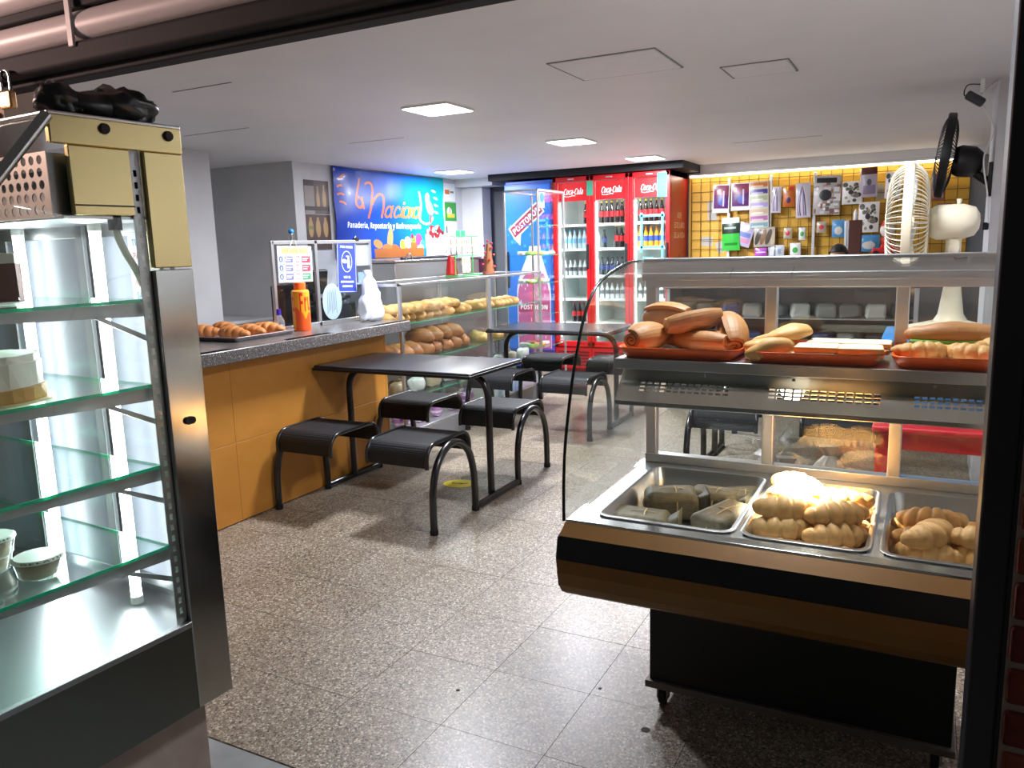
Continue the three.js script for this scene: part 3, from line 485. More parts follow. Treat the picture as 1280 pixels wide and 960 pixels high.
// ---------- welded table sets ----------
const laminate = P({ color: '#090c13', roughness: 0.34, clearcoat: 0.4, clearcoatRoughness: 0.2, bumpMap: bumpFine, bumpScale: 0.0004 });
const meshSeat = S({ color: '#0b0d11', roughness: 0.55, metalness: 0.1, bumpMap: tiled(canvas(64, 64, (x) => { x.fillStyle = '#fff'; x.fillRect(0, 0, 64, 64); x.fillStyle = '#000'; for (let i = 0; i < 4; i++) for (let j = 0; j < 4; j++) { x.beginPath(); x.arc(i * 16 + 8, j * 16 + 8, 5, 0, 7); x.fill(); } }, false)), bumpScale: 0.0012 });
{
  const t = thing('table_with_stools', 'black metal table with four welded stools beside the yellow counter', 'table set', [-2.62, 0, -3.8]);
  const top = part('tabletop', rb(1.06, 0.032, 0.6, 0.012, 0, 0.739, 0, 3), laminate, t);
  sub('edge_band', [rb(1.068, 0.018, 0.012, 0.004, 0, 0.733, 0.298), rb(1.068, 0.018, 0.012, 0.004, 0, 0.733, -0.298), rb(0.012, 0.018, 0.6, 0.004, 0.529, 0.733, 0), rb(0.012, 0.018, 0.6, 0.004, -0.529, 0.733, 0)], M.black, top);
  part('table_arch', pipe([[-0.5, 0.02, 0.02], [-0.5, 0.705, 0.02], [0.48, 0.705, 0.02], [0.48, 0.02, 0.02]], 0.02, 0.15, 12, 8), M.tubeBlack, t);
  const seatProf = (o) => { const a = []; const hw = 0.205, r = 0.075, top = 0.45; a.push([-hw, 0.335]); for (let i = 0; i <= 8; i++) { const q = PI - i / 8 * PI / 2; a.push([-hw + r + Math.cos(q) * r, top - r + Math.sin(q) * r]); } for (let i = 0; i <= 8; i++) { const q = PI / 2 - i / 8 * PI / 2; a.push([hw - r + Math.cos(q) * r, top - r + Math.sin(q) * r]); } a.push([hw, 0.335]); return a; };
  const pr = seatProf(), shell = [...pr, ...pr.map(([z, y]) => [z * 0.975, y - (y > 0.4 ? 0.008 : 0)]).reverse()];
  for (const sx of [-1, 1]) {
    const ax = sx < 0 ? -0.515 : 0.51;
    part('floor_bar', bar([ax, 0.02, -0.25], [ax, 0.02, 0.25], 0.019, 10), M.tubeBlack, t);
    for (const sz of [-1, 1]) {
      const zc = sz * 0.46;
      const arch = [[ax, 0, zc - 0.205], [ax, 0.12, zc - 0.205], [ax, 0.22, zc - 0.198], [ax, 0.33, zc - 0.16], [ax, 0.4, zc - 0.085], [ax, 0.425, zc], [ax, 0.4, zc + 0.085], [ax, 0.33, zc + 0.16], [ax, 0.22, zc + 0.198], [ax, 0.12, zc + 0.205], [ax, 0, zc + 0.205]];
      const l = part('stool_arch', tube(arch, 0.019, 60, 10), M.tubeBlack, t);
      for (const dz of [-0.205, 0.205]) sub('foot_cap', cyl(0.021, 0.021, 0.025, ax, 0, zc + dz, 12), M.blackMatt, l);
      const x0 = sx < 0 ? -0.49 : 0.12, x1 = sx < 0 ? -0.12 : 0.485;
      const s = part('stool_seat', metric(sweepX(shell, x0, x1)  .translate(0, 0, zc), 0.035), meshSeat, t);
      for (const x of [x0, x1]) sub('seat_rim', tube(pr.map(([z, y]) => [x, y - 0.004, z + zc]), 0.011, 50, 8), M.tubeBlack, s);
    }
  }
  copy(t, [-2.62, 0, -5.86], 0, 'black metal table with four welded stools beside the glass bread cases');
  copy(t, [-0.69, 0, -5.13], 0, 'black metal table with four welded stools behind the food warmer');
}
{
  const t = canvas(256, 128, (x) => { x.fillStyle = '#e6d31f'; x.fillRect(0, 0, 256, 128); x.strokeStyle = '#23230f'; x.lineWidth = 12; x.beginPath(); x.ellipse(95, 60, 56, 18, 0.2, 0, 7); x.stroke(); x.fillStyle = '#23230f'; x.beginPath(); x.ellipse(165, 66, 50, 14, -0.25, 0, 7); x.fill(); });
  const g = new THREE.CylinderGeometry(0.105, 0.105, 0.001, 24, 1).scale(1, 1, 0.75);
  const o = thing('floor_sticker', 'yellow footprint sticker on the terrazzo floor under the table', 'floor sticker', [-2.44, 0.0016, -3.93], 0.3);
  part('disc', g, paint('#e6d31f', 0.5), o);
  part('print', new THREE.PlaneGeometry(0.15, 0.09).rotateX(-PI / 2).translate(0, 0.001, 0), S({ map: t, roughness: 0.5 }), o);
}

// ---------- yellow counter with granite top ----------
{
  const granite = P({ map: speckle(512, 512, [92, 88, 86], [[150, 144, 140], [54, 52, 52], [30, 30, 32], [186, 180, 174], [116, 106, 100]], 9000, 1.2, 5, 19), roughness: 0.28, clearcoat: 0.4, clearcoatRoughness: 0.15 });
  const t = placed('service_counter', 'service counter with orange yellow front panels and speckled granite top', 'counter', [-3.5, 0, -3.3]);
  const yel = S({ map: mottle(256, [192, 128, 46], [204, 140, 58], 5, 91), roughness: 0.5 });
  for (const [z0, z1] of [[-4.22, -3.56], [-3.56, -2.9], [-2.9, -2.2]]) { part('front_panel', rbx(-3.19, -3.17, 0.4305, 0.866, z0 + 0.0004, z1 - 0.0004, 0.002), yel, t); part('front_panel', rbx(-3.19, -3.17, 0.006, 0.429, z0 + 0.0004, z1 - 0.0004, 0.002), yel, t); }
  part('end_panel', rbx(-3.9, -3.17, 0, 0.866, -4.24, -4.222, 0.002), yel, t);
  part('carcass', bx(-3.9, -3.191, 0, 0.866, -4.22, -2.2), paint('#4a4038', 0.8), t);
  part('granite_top', [metric(rbx(-3.95, -3.07, 0.905, 0.935, -4.38, -2.1, 0.006), 0.5), metric(rbx(-3.13, -3.06, 0.868, 0.935, -4.38, -2.1, 0.006), 0.5), metric(rbx(-3.95, -3.07, 0.868, 0.906, -4.26, -2.1, 0.004), 0.5)], granite, t);
}
// baking tray of pastries
{
  const t = solo('baking_tray', panShell(0.62, 0.46, 0.022, 0.008, 0.02, 0.006), S({ color: '#cfc4c6', metalness: 0.85, roughness: 0.36 }), 'shallow aluminium baking tray of pastries on the granite counter', 'tray', [-3.6, 0.9355, -3.3]);
  const g = [0, 1, 2].map((k) => croissant(0.25, 0.052, 60 + k, 0.3)), R = rng(12), crust = breadTex([172, 98, 44], [216, 150, 84], 61);
  [[-3.42, -3.17], [-3.43, -3.31], [-3.42, -3.43], [-3.7, -3.2], [-3.71, -3.38]].forEach(([x, z], i) => solo('cheese_pastry', g[i % 3], crust, 'large golden brown pastry lying in the aluminium baking tray', 'pastry', [x, 0.94, z], [0, (R() - 0.5) * 0.5, 0], 'pastries in the baking tray'));
}
// framed acrylic shield and what hangs on it
{
  const X = -3.46, t = placed('counter_shield', 'aluminium framed clear acrylic shield standing on the granite counter', 'shield', [X, 0.935, -4.05]);
  const f = (a, b, c, d) => rbx(X - 0.011, X + 0.011, a, b, c, d, 0.003);
  part('frame', [f(0.935, 0.962, -4.5, -3.56), f(1.455, 1.478, -4.5, -3.56), f(0.935, 1.478, -3.575, -3.552), f(0.935, 1.478, -3.955, -3.93), f(0.935, 1.478, -4.51, -4.488)], M.alu, t);
  part('pane', bx(X - 0.002, X + 0.002, 0.96, 1.457, -3.932, -3.574), M.acrylic, t); part('pane', bx(X - 0.002, X + 0.002, 0.96, 1.457, -4.49, -3.953), M.acrylic, t);
  part('foot', [rbx(X - 0.09, X + 0.05, 0.935, 0.94, -3.6, -3.575, 0.002), rbx(X - 0.09, X + 0.05, 0.935, 0.94, -4.5, -4.475, 0.002)], M.alu, t);
  const sheet = (w, h, tex, y, z, name, label, tilt = 0, dx = 0.006) => solo(name, box(w, h, 0.0012).rotateZ(tilt).rotateY(PI / 2), S({ map: tex, roughness: 0.6 }), label, 'sign', [X + dx, y, z]);
  const hyg = canvas(256, 176, (x) => {
    x.fillStyle = '#c6c3c2'; x.fillRect(0, 0, 256, 176); x.fillStyle = '#efd77a'; x.fillRect(30, 8, 200, 30); x.fillStyle = '#8a7a3c'; x.font = 'bold 15px sans-serif'; x.fillText('PREVENCION COVID-19', 40, 29);
    for (let r = 0; r < 3; r++) { const y = 48 + r * 42; x.fillStyle = '#3d62a8'; x.beginPath(); x.arc(24, y + 16, 14, 0, 7); x.fill(); x.fillStyle = '#f4f2f0'; x.fillRect(20, y + 10, 8, 14); x.fillStyle = '#6b6cb4'; x.fillRect(56, y + 2, 54, 30); x.strokeStyle = '#c44a56'; x.lineWidth = 3; x.strokeRect(134, y + 4, 24, 26); x.fillStyle = r < 2 ? '#c93348' : '#3e8a5a'; x.fillRect(178, y + 2, 64, 32); x.fillStyle = '#fff'; for (const k of [60, 184]) { x.fillRect(k, y + 10, 44, 4); x.fillRect(k, y + 20, 34, 4); } }
  });
  sheet(0.3, 0.22, hyg, 1.335, -3.75, 'hygiene_notice', 'white notice with rows of blue, red and green pictograms on the acrylic shield', -0.02);
  const disp = canvas(160, 300, (x) => {
    x.fillStyle = '#2a3fb4'; x.fillRect(0, 0, 160, 300); x.strokeStyle = '#dfe4ff'; x.lineWidth = 3; x.strokeRect(6, 6, 148, 288); x.fillStyle = '#f2f4ff'; x.textAlign = 'center'; x.font = 'bold 19px sans-serif'; x.fillText('POR FAVOR', 80, 40);
    x.beginPath(); x.ellipse(80, 118, 42, 60, 0, 0, 7); x.lineWidth = 4; x.stroke(); x.fillRect(84, 108, 20, 48); x.fillRect(88, 88, 12, 20); x.fillRect(74, 84, 26, 7); x.beginPath(); x.ellipse(62, 116, 22, 12, 0.1, 0, 7); x.fill();
    x.fillText('USE EL', 80, 216); x.font = 'bold 16px sans-serif'; x.fillText('DISPENSADOR', 80, 242); x.fillText('HIGIENICO', 80, 268);
  });
  sheet(0.2, 0.34, disp, 1.3, -4.24, 'dispenser_sign', 'blue and white hand sanitizer sign on the acrylic shield', -0.05);
  const round = canvas(128, 128, (x) => { x.fillStyle = '#9fb4bd'; x.fillRect(0, 0, 128, 128); x.strokeStyle = '#62737d'; x.lineWidth = 3; for (let i = 0; i < 7; i++) { x.beginPath(); x.moveTo(34 + i * 9, 22 + (i % 2) * 8); x.lineTo(30 + i * 10, 106 - (i % 3) * 6); x.stroke(); } });
  solo('round_sign', new THREE.CylinderGeometry(0.1, 0.1, 0.003, 36).rotateX(PI / 2).rotateZ(PI / 2).rotateY(PI / 2).scale(1, 1.18, 0.95), S({ map: round, roughness: 0.5 }), 'pale grey oval sign with ruled lines leaning on the acrylic shield', 'sign', [X + 0.014, 1.083, -4.06]);
  for (const [w, h, y, z, c, lab] of [[0.19, 0.15, 1.38, -4.42, '#d4d4d4', 'blank white paper taped to the end of the acrylic shield'], [0.1, 0.08, 1.22, -4.42, '#9fb0d4', 'small lilac card taped to the acrylic shield below the white paper']]) solo('paper_note', box(0.0012, h, w), paint(c, 0.7), lab, 'paper', [X - 0.008, y, z]);
  const peg = placed('hanging_peg', 'bright blue hook with strings on top of the acrylic shield', 'hook', [X, 1.478, -3.74]);
  part('clip', [rb(0.03, 0.045, 0.028, 0.008, X, 1.5, -3.74)], M.chrome, peg); part('ball', new THREE.SphereGeometry(0.017, 14, 10).translate(X, 1.532, -3.74), M.blue, peg);
  part('string', [tube([[X + 0.014, 1.48, -3.73], [X + 0.016, 1.42, -3.69], [X + 0.016, 1.33, -3.64]], 0.002, 12, 5), tube([[X + 0.014, 1.48, -3.75], [X + 0.016, 1.4, -3.78], [X + 0.016, 1.36, -3.8]], 0.002, 12, 5)], M.white, peg);
  const clip = placed('binder_clip', 'small black binder clip on the shield top rail', 'clip', [X, 1.47, -4.36]); part('jaw', rb(0.03, 0.022, 0.035, 0.004, X, 1.482, -4.36), M.blackMatt, clip); part('lever', tube([[X, 1.49, -4.37], [X, 1.505, -4.36], [X, 1.49, -4.35]], 0.0018, 8, 5), M.chrome, clip);
}
{
  const lt = canvas(256, 256, (x) => { x.fillStyle = '#f0a41c'; x.fillRect(0, 0, 256, 256); x.fillStyle = '#e8571a'; for (let i = 0; i < 26; i++) { const R = rng(i + 4); x.beginPath(); x.arc(R() * 256, 180 + R() * 76, 14 + R() * 18, 0, 7); x.fill(); } x.save(); for (const k of [20, 148]) { x.fillStyle = '#d0281a'; x.font = 'bold 42px sans-serif'; x.fillText('Frutti', k, 160); x.fillStyle = '#27408f'; x.fillRect(k, 100, 40, 12); } x.restore(); });
  const t = thing('orange_canister', 'tall orange and yellow drink powder canister with an orange lid', 'canister', [-3.36, 0.935, -3.67]);
  part('body', lathe([[0.05, 0], [0.053, 0.006], [0.053, 0.235], [0.047, 0.247], [0, 0.247]], 32), S({ map: lt, roughness: 0.4 }), t); part('lid', lathe([[0.035, 0.246], [0.035, 0.288], [0.03, 0.293], [0, 0.293]], 28), M.orange, t);
  const s = thing('sanitizer_bottle', 'small clear bottle of violet liquid with a purple cap', 'bottle', [-3.4, 0.935, -3.52]);
  part('bottle', lathe([[0, 0], [0.03, 0], [0.032, 0.01], [0.032, 0.07], [0.018, 0.1], [0.012, 0.11]], 24), M.plasticClear, s); part('liquid', lathe([[0, 0.003], [0.029, 0.003], [0.029, 0.05], [0, 0.05]], 24), paint('#5b5480', 0.3), s); part('cap', cyl(0.014, 0.012, 0.035, 0, 0.108, 0, 16), paint('#3a1fa8', 0.35), s);
}
{ // till behind the shield
  const t = placed('cash_register', 'black cash register with a screen behind the acrylic shield', 'cash register', [-3.68, 0.935, -4.22]);
  part('body', rbx(-3.84, -3.54, 0.935, 1.06, -4.42, -4.0, 0.012), paint('#15181c', 0.45), t); part('keyboard_slope', rb(0.2, 0.02, 0.3, 0.006).rotateZ(0.3).translate(-3.62, 1.07, -4.2), paint('#22262b', 0.5), t);
  part('screen', rb(0.04, 0.17, 0.26, 0.01).rotateZ(-0.15).translate(-3.74, 1.2, -4.22), paint('#0d1114', 0.25), t); part('screen_neck', rbx(-3.77, -3.73, 1.05, 1.13, -4.24, -4.2, 0.004), M.blackMatt, t);
  const p = placed('receipt_printer', 'brown and black receipt printer behind the acrylic shield', 'printer', [-3.64, 0.935, -3.85]);
  part('body', rbx(-3.75, -3.54, 0.935, 1.2, -3.95, -3.82, 0.012), paint('#3a2c2a', 0.5), p); part('paper_roll', new THREE.CylinderGeometry(0.035, 0.035, 0.08, 20).rotateX(PI / 2).translate(-3.64, 1.235, -3.885), M.paper, p);
  const q = placed('water_jug', 'pale blue plastic jug behind the acrylic shield', 'jug', [-3.64, 0.935, -4.52]);
  part('body', lathe([[0, 0], [0.055, 0], [0.06, 0.02], [0.06, 0.14], [0.03, 0.2], [0.022, 0.22], [0, 0.22]], 24).translate(-3.64, 0.935, -4.52).translate(0, 0, 0.22).translate(-0.28, 0, 0), P({ color: '#58b4e6', roughness: 0.2, transmission: 0.4, thickness: 0 }), q);
  const bg = loft([[0, 0.14, 0.09], [0.02, 0.17, 0.12], [0.06, 0.165, 0.125], [0.1, 0.15, 0.11], [0.14, 0.14, 0.1], [0.18, 0.115, 0.085], [0.22, 0.1, 0.07], [0.26, 0.075, 0.05], [0.3, 0.06, 0.03], [0.325, 0.03, 0.012]].map(([y, a, b], k) => rrect(a, b, 0.04, y, 5, (k % 3) * 0.008)));
  solo('white_bag', warp(bg, 0.034, 30, 8), P({ color: '#d9dde2', roughness: 0.5, transmission: 0.25, thickness: 0 }), 'crumpled white plastic bag at the end of the granite counter', 'plastic bag', [-3.33, 0.94, -4.3], [0, 1.4, 0]);
}

// ---------- glass bread cases ----------
function breadCase(len, label) {
  const t = thing('bread_case', label, 'display case', [0, 0, 0], 0, 'glass bread cases'), h = len / 2, D = 0.25;
  part('base', rbx(-D, D, 0.0, 0.14, -h, h, 0.004), paint('#8e8f92', 0.45, 0.4), t); part('kick', bx(-D + 0.03, D - 0.02, 0.002, 0.04, -h + 0.02, h - 0.02), M.blackMatt, t);
  part('floor_pan', rbx(-D, D, 0.14, 0.155, -h, h, 0.003), M.alu, t);
  for (const x of [-D + 0.011, D - 0.011]) for (const z of [-h + 0.011, h - 0.011]) part('post', rb(0.022, 1.02, 0.022, 0.003, x, 0.665, z), M.alu, t);
  part('top_frame', [rbx(D - 0.02, D, 1.158, 1.178, -h, h, 0.003), rbx(-D, -D + 0.02, 1.158, 1.178, -h, h, 0.003), rbx(-D, D, 1.158, 1.178, -h, -h + 0.02, 0.003), rbx(-D, D, 1.158, 1.178, h - 0.02, h, 0.003)], M.alu, t);
  part('top_glass', bx(-D + 0.02, D - 0.02, 1.168, 1.174, -h + 0.02, h - 0.02), M.glass, t); part('front_glass', bx(D - 0.008, D - 0.003, 0.155, 1.158, -h + 0.022, h - 0.022), M.glass, t);
  part('end_glass', bx(-D + 0.022, D - 0.022, 0.155, 1.158, h - 0.008, h - 0.003), M.glass, t); part('end_glass', bx(-D + 0.022, D - 0.022, 0.155, 1.158, -h + 0.003, -h + 0.008), M.glass, t);
  for (const y of [0.9, 0.63, 0.38]) { const s = part('glass_shelf', bx(-D + 0.024, D - 0.03, y - 0.006, y, -h + 0.024, h - 0.024), M.glassShelf, t); sub('polished_edge', bx(D - 0.031, D - 0.0295, y - 0.0062, y + 0.0002, -h + 0.024, h - 0.024), M.glassEdge, s); }
  return t;
}
const caseA = breadCase(1.24, 'glass and aluminium bread case at the end of the granite counter'), caseB = breadCase(0.98, 'glass and aluminium bread case beside the tall glass rack');
caseA.position.set(-3.4, 0, -5.02); caseB.position.set(-3.4, 0, -6.135);
{
  const R = rng(8), long = [0, 1, 2].map((k) => bun(0.24, 0.1, 0.07, 70 + k, 0.012)), loaf = [0, 1, 2].map((k) => bun(0.26, 0.13, 0.11, 80 + k, 0.01)), sm = [0, 1].map((k) => bun(0.13, 0.11, 0.075, 90 + k, 0.012));
  for (let i = 0; i < 20; i++) { const L = i < 11 ? 0 : 1, k = L ? i - 11 : i; solo('long_bun', long[i % 3], B.pale[i % 2], 'long golden bun in the ' + ['lower', 'upper'][L] + ' layer on the top shelf of the counter-side bread case', 'bun', [-3.36 - R() * 0.06, 0.901 + L * 0.05, -4.47 - k * 0.108 - L * 0.06], [0, (R() - 0.5) * 0.5, 0], 'long buns by the counter'); }
  for (let i = 0; i < 8; i++) solo('long_bun', long[i % 3], B.pale[1], 'long golden bun on the top glass shelf of the bread case by the rack', 'bun', [-3.37, 0.901, -5.73 - i * 0.09], [0, (R() - 0.5) * 0.5, 0], 'long buns by the rack');
  for (let i = 0; i < 12; i++) { const L = i < 8 ? 0 : 1, k = L ? i - 8 : i; solo('brown_loaf', loaf[i % 3], B.brown[i % 2], 'brown loaf in the ' + ['lower', 'upper'][L] + ' layer on the middle shelf of the counter-side bread case', 'loaf', [-3.36, 0.632 + L * 0.085, -4.5 - k * 0.135 - L * 0.42], [0, (R() - 0.5) * 0.4, 0], 'brown loaves by the counter'); }
  for (let i = 0; i < 6; i++) solo('round_bun', sm[i % 2], i < 4 ? B.pale[0] : B.brown[0], 'round bun on the middle glass shelf of the bread case by the rack', 'bun', [-3.3 - (i % 2) * 0.13, 0.632, -5.75 - i * 0.13], [0, R() * 3, 0], 'round buns by the rack');
  const bagMat = [P({ color: '#cbb898', roughness: 0.3, clearcoat: 0.8 }), P({ color: '#8b6a4a', roughness: 0.3, clearcoat: 0.8 }), P({ color: '#d9d6d2', roughness: 0.25, clearcoat: 0.8 }), P({ color: '#3c3230', roughness: 0.3, clearcoat: 0.8 })];
  const pil = [0, 1, 2].map((k) => { const g = new THREE.SphereGeometry(1, 18, 12); const p = g.attributes.position; for (let i = 0; i < p.count; i++) { const x = p.getX(i), y = p.getY(i), z = p.getZ(i), q = (c) => Math.sign(c) * Math.pow(Math.abs(c), 0.55); p.setXYZ(i, q(x) * 0.07, q(y) * 0.05 + 0.05, z * 0.045); } g.computeVertexNormals(); return warp(g, 0.012, 30, k * 4); });
  const bags = (n, x, y, z0, dz, names, lab, group, mats) => { for (let i = 0; i < n; i++) solo('snack_bag', pil[i % 3], mats[i % mats.length], names[i % names.length] + ' ' + lab, 'snack bag', [x - (i % 2) * 0.1, y, z0 - i * dz], [0, PI / 2 + (R() - 0.5), 0], group); };
  bags(10, -3.28, 0.382, -4.5, 0.115, ['beige', 'brown', 'silvery', 'dark'], 'snack bag on the lowest shelf of the counter-side bread case', 'bagged snacks by the counter', bagMat);
  bags(7, -3.28, 0.382, -5.75, 0.12, ['beige', 'brown', 'silvery', 'dark'], 'snack bag on the lowest shelf of the bread case by the rack', 'bagged snacks by the rack', bagMat);
  const pk = [P({ map: canvas(64, 64, (x) => { x.fillStyle = '#b879b8'; x.fillRect(0, 0, 64, 64); x.fillStyle = '#f0d8ee'; for (let i = 0; i < 6; i++) x.fillRect(0, i * 11, 64, 4); x.fillStyle = '#7a3a86'; x.fillRect(12, 14, 40, 16); }), roughness: 0.3, clearcoat: 0.6 }), P({ map: canvas(64, 64, (x) => { x.fillStyle = '#e48ca0'; x.fillRect(0, 0, 64, 64); x.fillStyle = '#fbeef2'; for (let i = 0; i < 6; i++) x.fillRect(0, i * 11, 64, 4); }), roughness: 0.3, clearcoat: 0.6 })];
  bags(10, -3.26, 0.157, -4.5, 0.115, ['purple striped', 'pink striped'], 'snack packet on the floor of the counter-side bread case', 'striped packets in the bread case', pk);
}
// steel counter freezer and things behind the cases
{
  const t = placed('display_freezer', 'stainless steel counter freezer with a glazed top below the banner', 'freezer', [-4.2, 0, -6.1]);
  part('body', rbx(-4.5, -3.86, 0, 1.12, -6.85, -5.35, 0.01), M.steelDull, t); part('upper_box', rbx(-4.45, -3.9, 1.12, 1.3, -6.8, -5.4, 0.012), M.steel, t); part('top_sheet', rbx(-4.47, -3.88, 1.3, 1.318, -6.82, -5.38, 0.005), M.steelPolished, t);
  part('hinge_rail', rbx(-4.2, -4.17, 1.318, 1.335, -6.8, -5.9, 0.004), M.black, t); part('handle', tube([[-4.1, 1.318, -5.95], [-4.1, 1.36, -5.93], [-4.1, 1.36, -5.87], [-4.1, 1.318, -5.85]], 0.006, 16, 8), M.chrome, t);
  part('end_trim', rbx(-4.46, -3.87, 1.13, 1.3, -6.88, -6.845, 0.004), paint('#5c2a48', 0.5), t);
}
{ // hanging snack stand on the case top
  const t = placed('snack_stand', 'green wire stand hung with white header snack packs on the bread case', 'snack stand', [-3.45, 1.178, -5.75]);
  const gm = paint('#35b552', 0.4);
  part('base', pipe([[-3.55, 1.182, -5.62], [-3.35, 1.182, -5.62], [-3.35, 1.182, -5.9], [-3.55, 1.182, -5.9]], 0.004, 0.02, 6), gm, t); part('pole', bar([-3.45, 1.18, -5.62], [-3.45, 1.5, -5.62], 0.004), gm, t); part('pole', bar([-3.45, 1.18, -5.9], [-3.45, 1.5, -5.9], 0.004), gm, t); part('rung', [bar([-3.45, 1.5, -6.0], [-3.45, 1.5, -5.55], 0.003), bar([-3.45, 1.34, -6.0], [-3.45, 1.34, -5.55], 0.003)], gm, t);
  const card = canvas(64, 128, (x) => { x.fillStyle = '#eef0e4'; x.fillRect(0, 0, 64, 128); x.fillStyle = '#d8e25c'; x.fillRect(0, 34, 64, 10); x.fillStyle = '#1c1c16'; x.beginPath(); x.arc(32, 22, 9, 0, 7); x.fill(); x.fillStyle = '#7a5a3e'; const R = rng(6); for (let i = 0; i < 22; i++) { x.beginPath(); x.arc(6 + R() * 52, 70 + R() * 52, 5, 0, 7); x.fill(); } });
  for (let i = 0; i < 5; i++) part('snack_pack', rb(0.012, 0.13, 0.06, 0.004, -3.44, 1.42, -5.58 - i * 0.085), S({ map: card, roughness: 0.35 }), t);
  for (let i = 0; i < 2; i++) part('snack_pack', rb(0.012, 0.13, 0.06, 0.004, -3.44, 1.265, -5.74 - i * 0.07), S({ map: card, roughness: 0.35 }), t);
  for (let i = 0; i < 2; i++) part('price_tab', rb(0.004, 0.045, 0.06, 0.003, -3.45, 1.525, -5.68 - i * 0.08), paint('#22e06a', 0.5), t);
  solo('red_cone', lathe([[0, 0], [0.05, 0], [0.05, 0.02], [0.035, 0.14], [0.018, 0.17], [0, 0.172]], 24), paint('#c21d1f', 0.4), 'red rounded bottle standing among the hanging snacks', 'bottle', [-3.55, 1.179, -5.72]);
  const c = thing('christmas_cone', 'small brown cone tree with red berries on the bread case', 'ornament', [-3.42, 1.179, -6.13]);
  part('base', cyl(0.06, 0.055, 0.018, 0, 0, 0, 20), paint('#8a4a2a', 0.7), c); part('cone', warp(cyl(0.045, 0.014, 0.24, 0, 0.016, 0, 20), 0.008, 50, 2), paint('#8d5a36', 0.8), c);
  const R = rng(3); for (let i = 0; i < 12; i++) part('berry', new THREE.SphereGeometry(0.011, 10, 8), paint('#c9242c', 0.35), c, [Math.cos(i * 2.4) * (0.055 - i * 0.002), 0.06 + i * 0.02, Math.sin(i * 2.4) * (0.055 - i * 0.002)]);
}
{ // tall glass rack
  const t = thing('glass_rack', 'tall narrow glass rack with snack bags before the blue cooler', 'display rack', [-3.37, 0, -6.97]), D = 0.18, h = 0.3;
  part('base', rbx(-D, D, 0, 0.1, -h, h, 0.004), M.alu, t);
  for (const x of [-D + 0.009, D - 0.009]) for (const z of [-h + 0.009, h - 0.009]) part('post', rb(0.018, 1.81, 0.018, 0.003, x, 1.005, z), M.alu, t);
  part('top_frame', [rbx(D - 0.018, D, 1.9, 1.92, -h, h, 0.003), rbx(-D, -D + 0.018, 1.9, 1.92, -h, h, 0.003), rbx(-D, D, 1.9, 1.92, -h, -h + 0.018, 0.003), rbx(-D, D, 1.9, 1.92, h - 0.018, h, 0.003)], M.alu, t);
  part('front_glass', bx(D - 0.006, D - 0.002, 0.1, 1.9, -h + 0.02, h - 0.02), M.glass, t); part('end_glass', bx(-D + 0.02, D - 0.02, 0.1, 1.9, h - 0.006, h - 0.002), M.glass, t);
  for (const y of [0.45, 0.76, 1.06, 1.32, 1.6]) { const s = part('glass_shelf', bx(-D + 0.02, D - 0.02, y - 0.005, y, -h + 0.02, h - 0.02), M.glassShelf, t); sub('polished_edge', bx(D - 0.0205, D - 0.0195, y - 0.0052, y + 0.0002, -h + 0.02, h - 0.02), M.glassEdge, s); }
  part('price_card', rb(0.002, 0.14, 0.1, 0.0008, D + 0.002, 1.82, h - 0.08), paint('#e4f2fb', 0.6), t); part('round_tag', cyl(0.045, 0.045, 0.002, 0, 0, 0, 24).rotateZ(-PI / 2).translate(D + 0.003, 1.84, h - 0.08), M.blue, t);
  const R = rng(21), g = [0, 1].map((k) => warp(rb(0.1, 0.03, 0.07, 0.014, 0, 0.016, 0, 4), 0.01, 40, k)), cols = ['#7fae3c', '#c8c4bc', '#d8b23a', '#a8763e', '#e3e0da'].map((c) => P({ color: c, roughness: 0.3, clearcoat: 0.7 }));
  for (const [y, n] of [[1.32, 7], [1.06, 6], [0.45, 5]]) for (let i = 0; i < n; i++) solo('snack_bag', g[i % 2], cols[i % 5], ['green', 'silvery', 'yellow', 'brown', 'white'][i % 5] + ' snack bag on the ' + (y > 1.2 ? 'upper' : y > 0.8 ? 'middle' : 'low') + ' stocked shelf of the tall glass rack', 'snack bag', [-3.31 - (i % 2) * 0.12, y + 0.001, -6.75 - i * 0.07], [0, R() * 3, 0], 'snack bags in the tall glass rack');
}

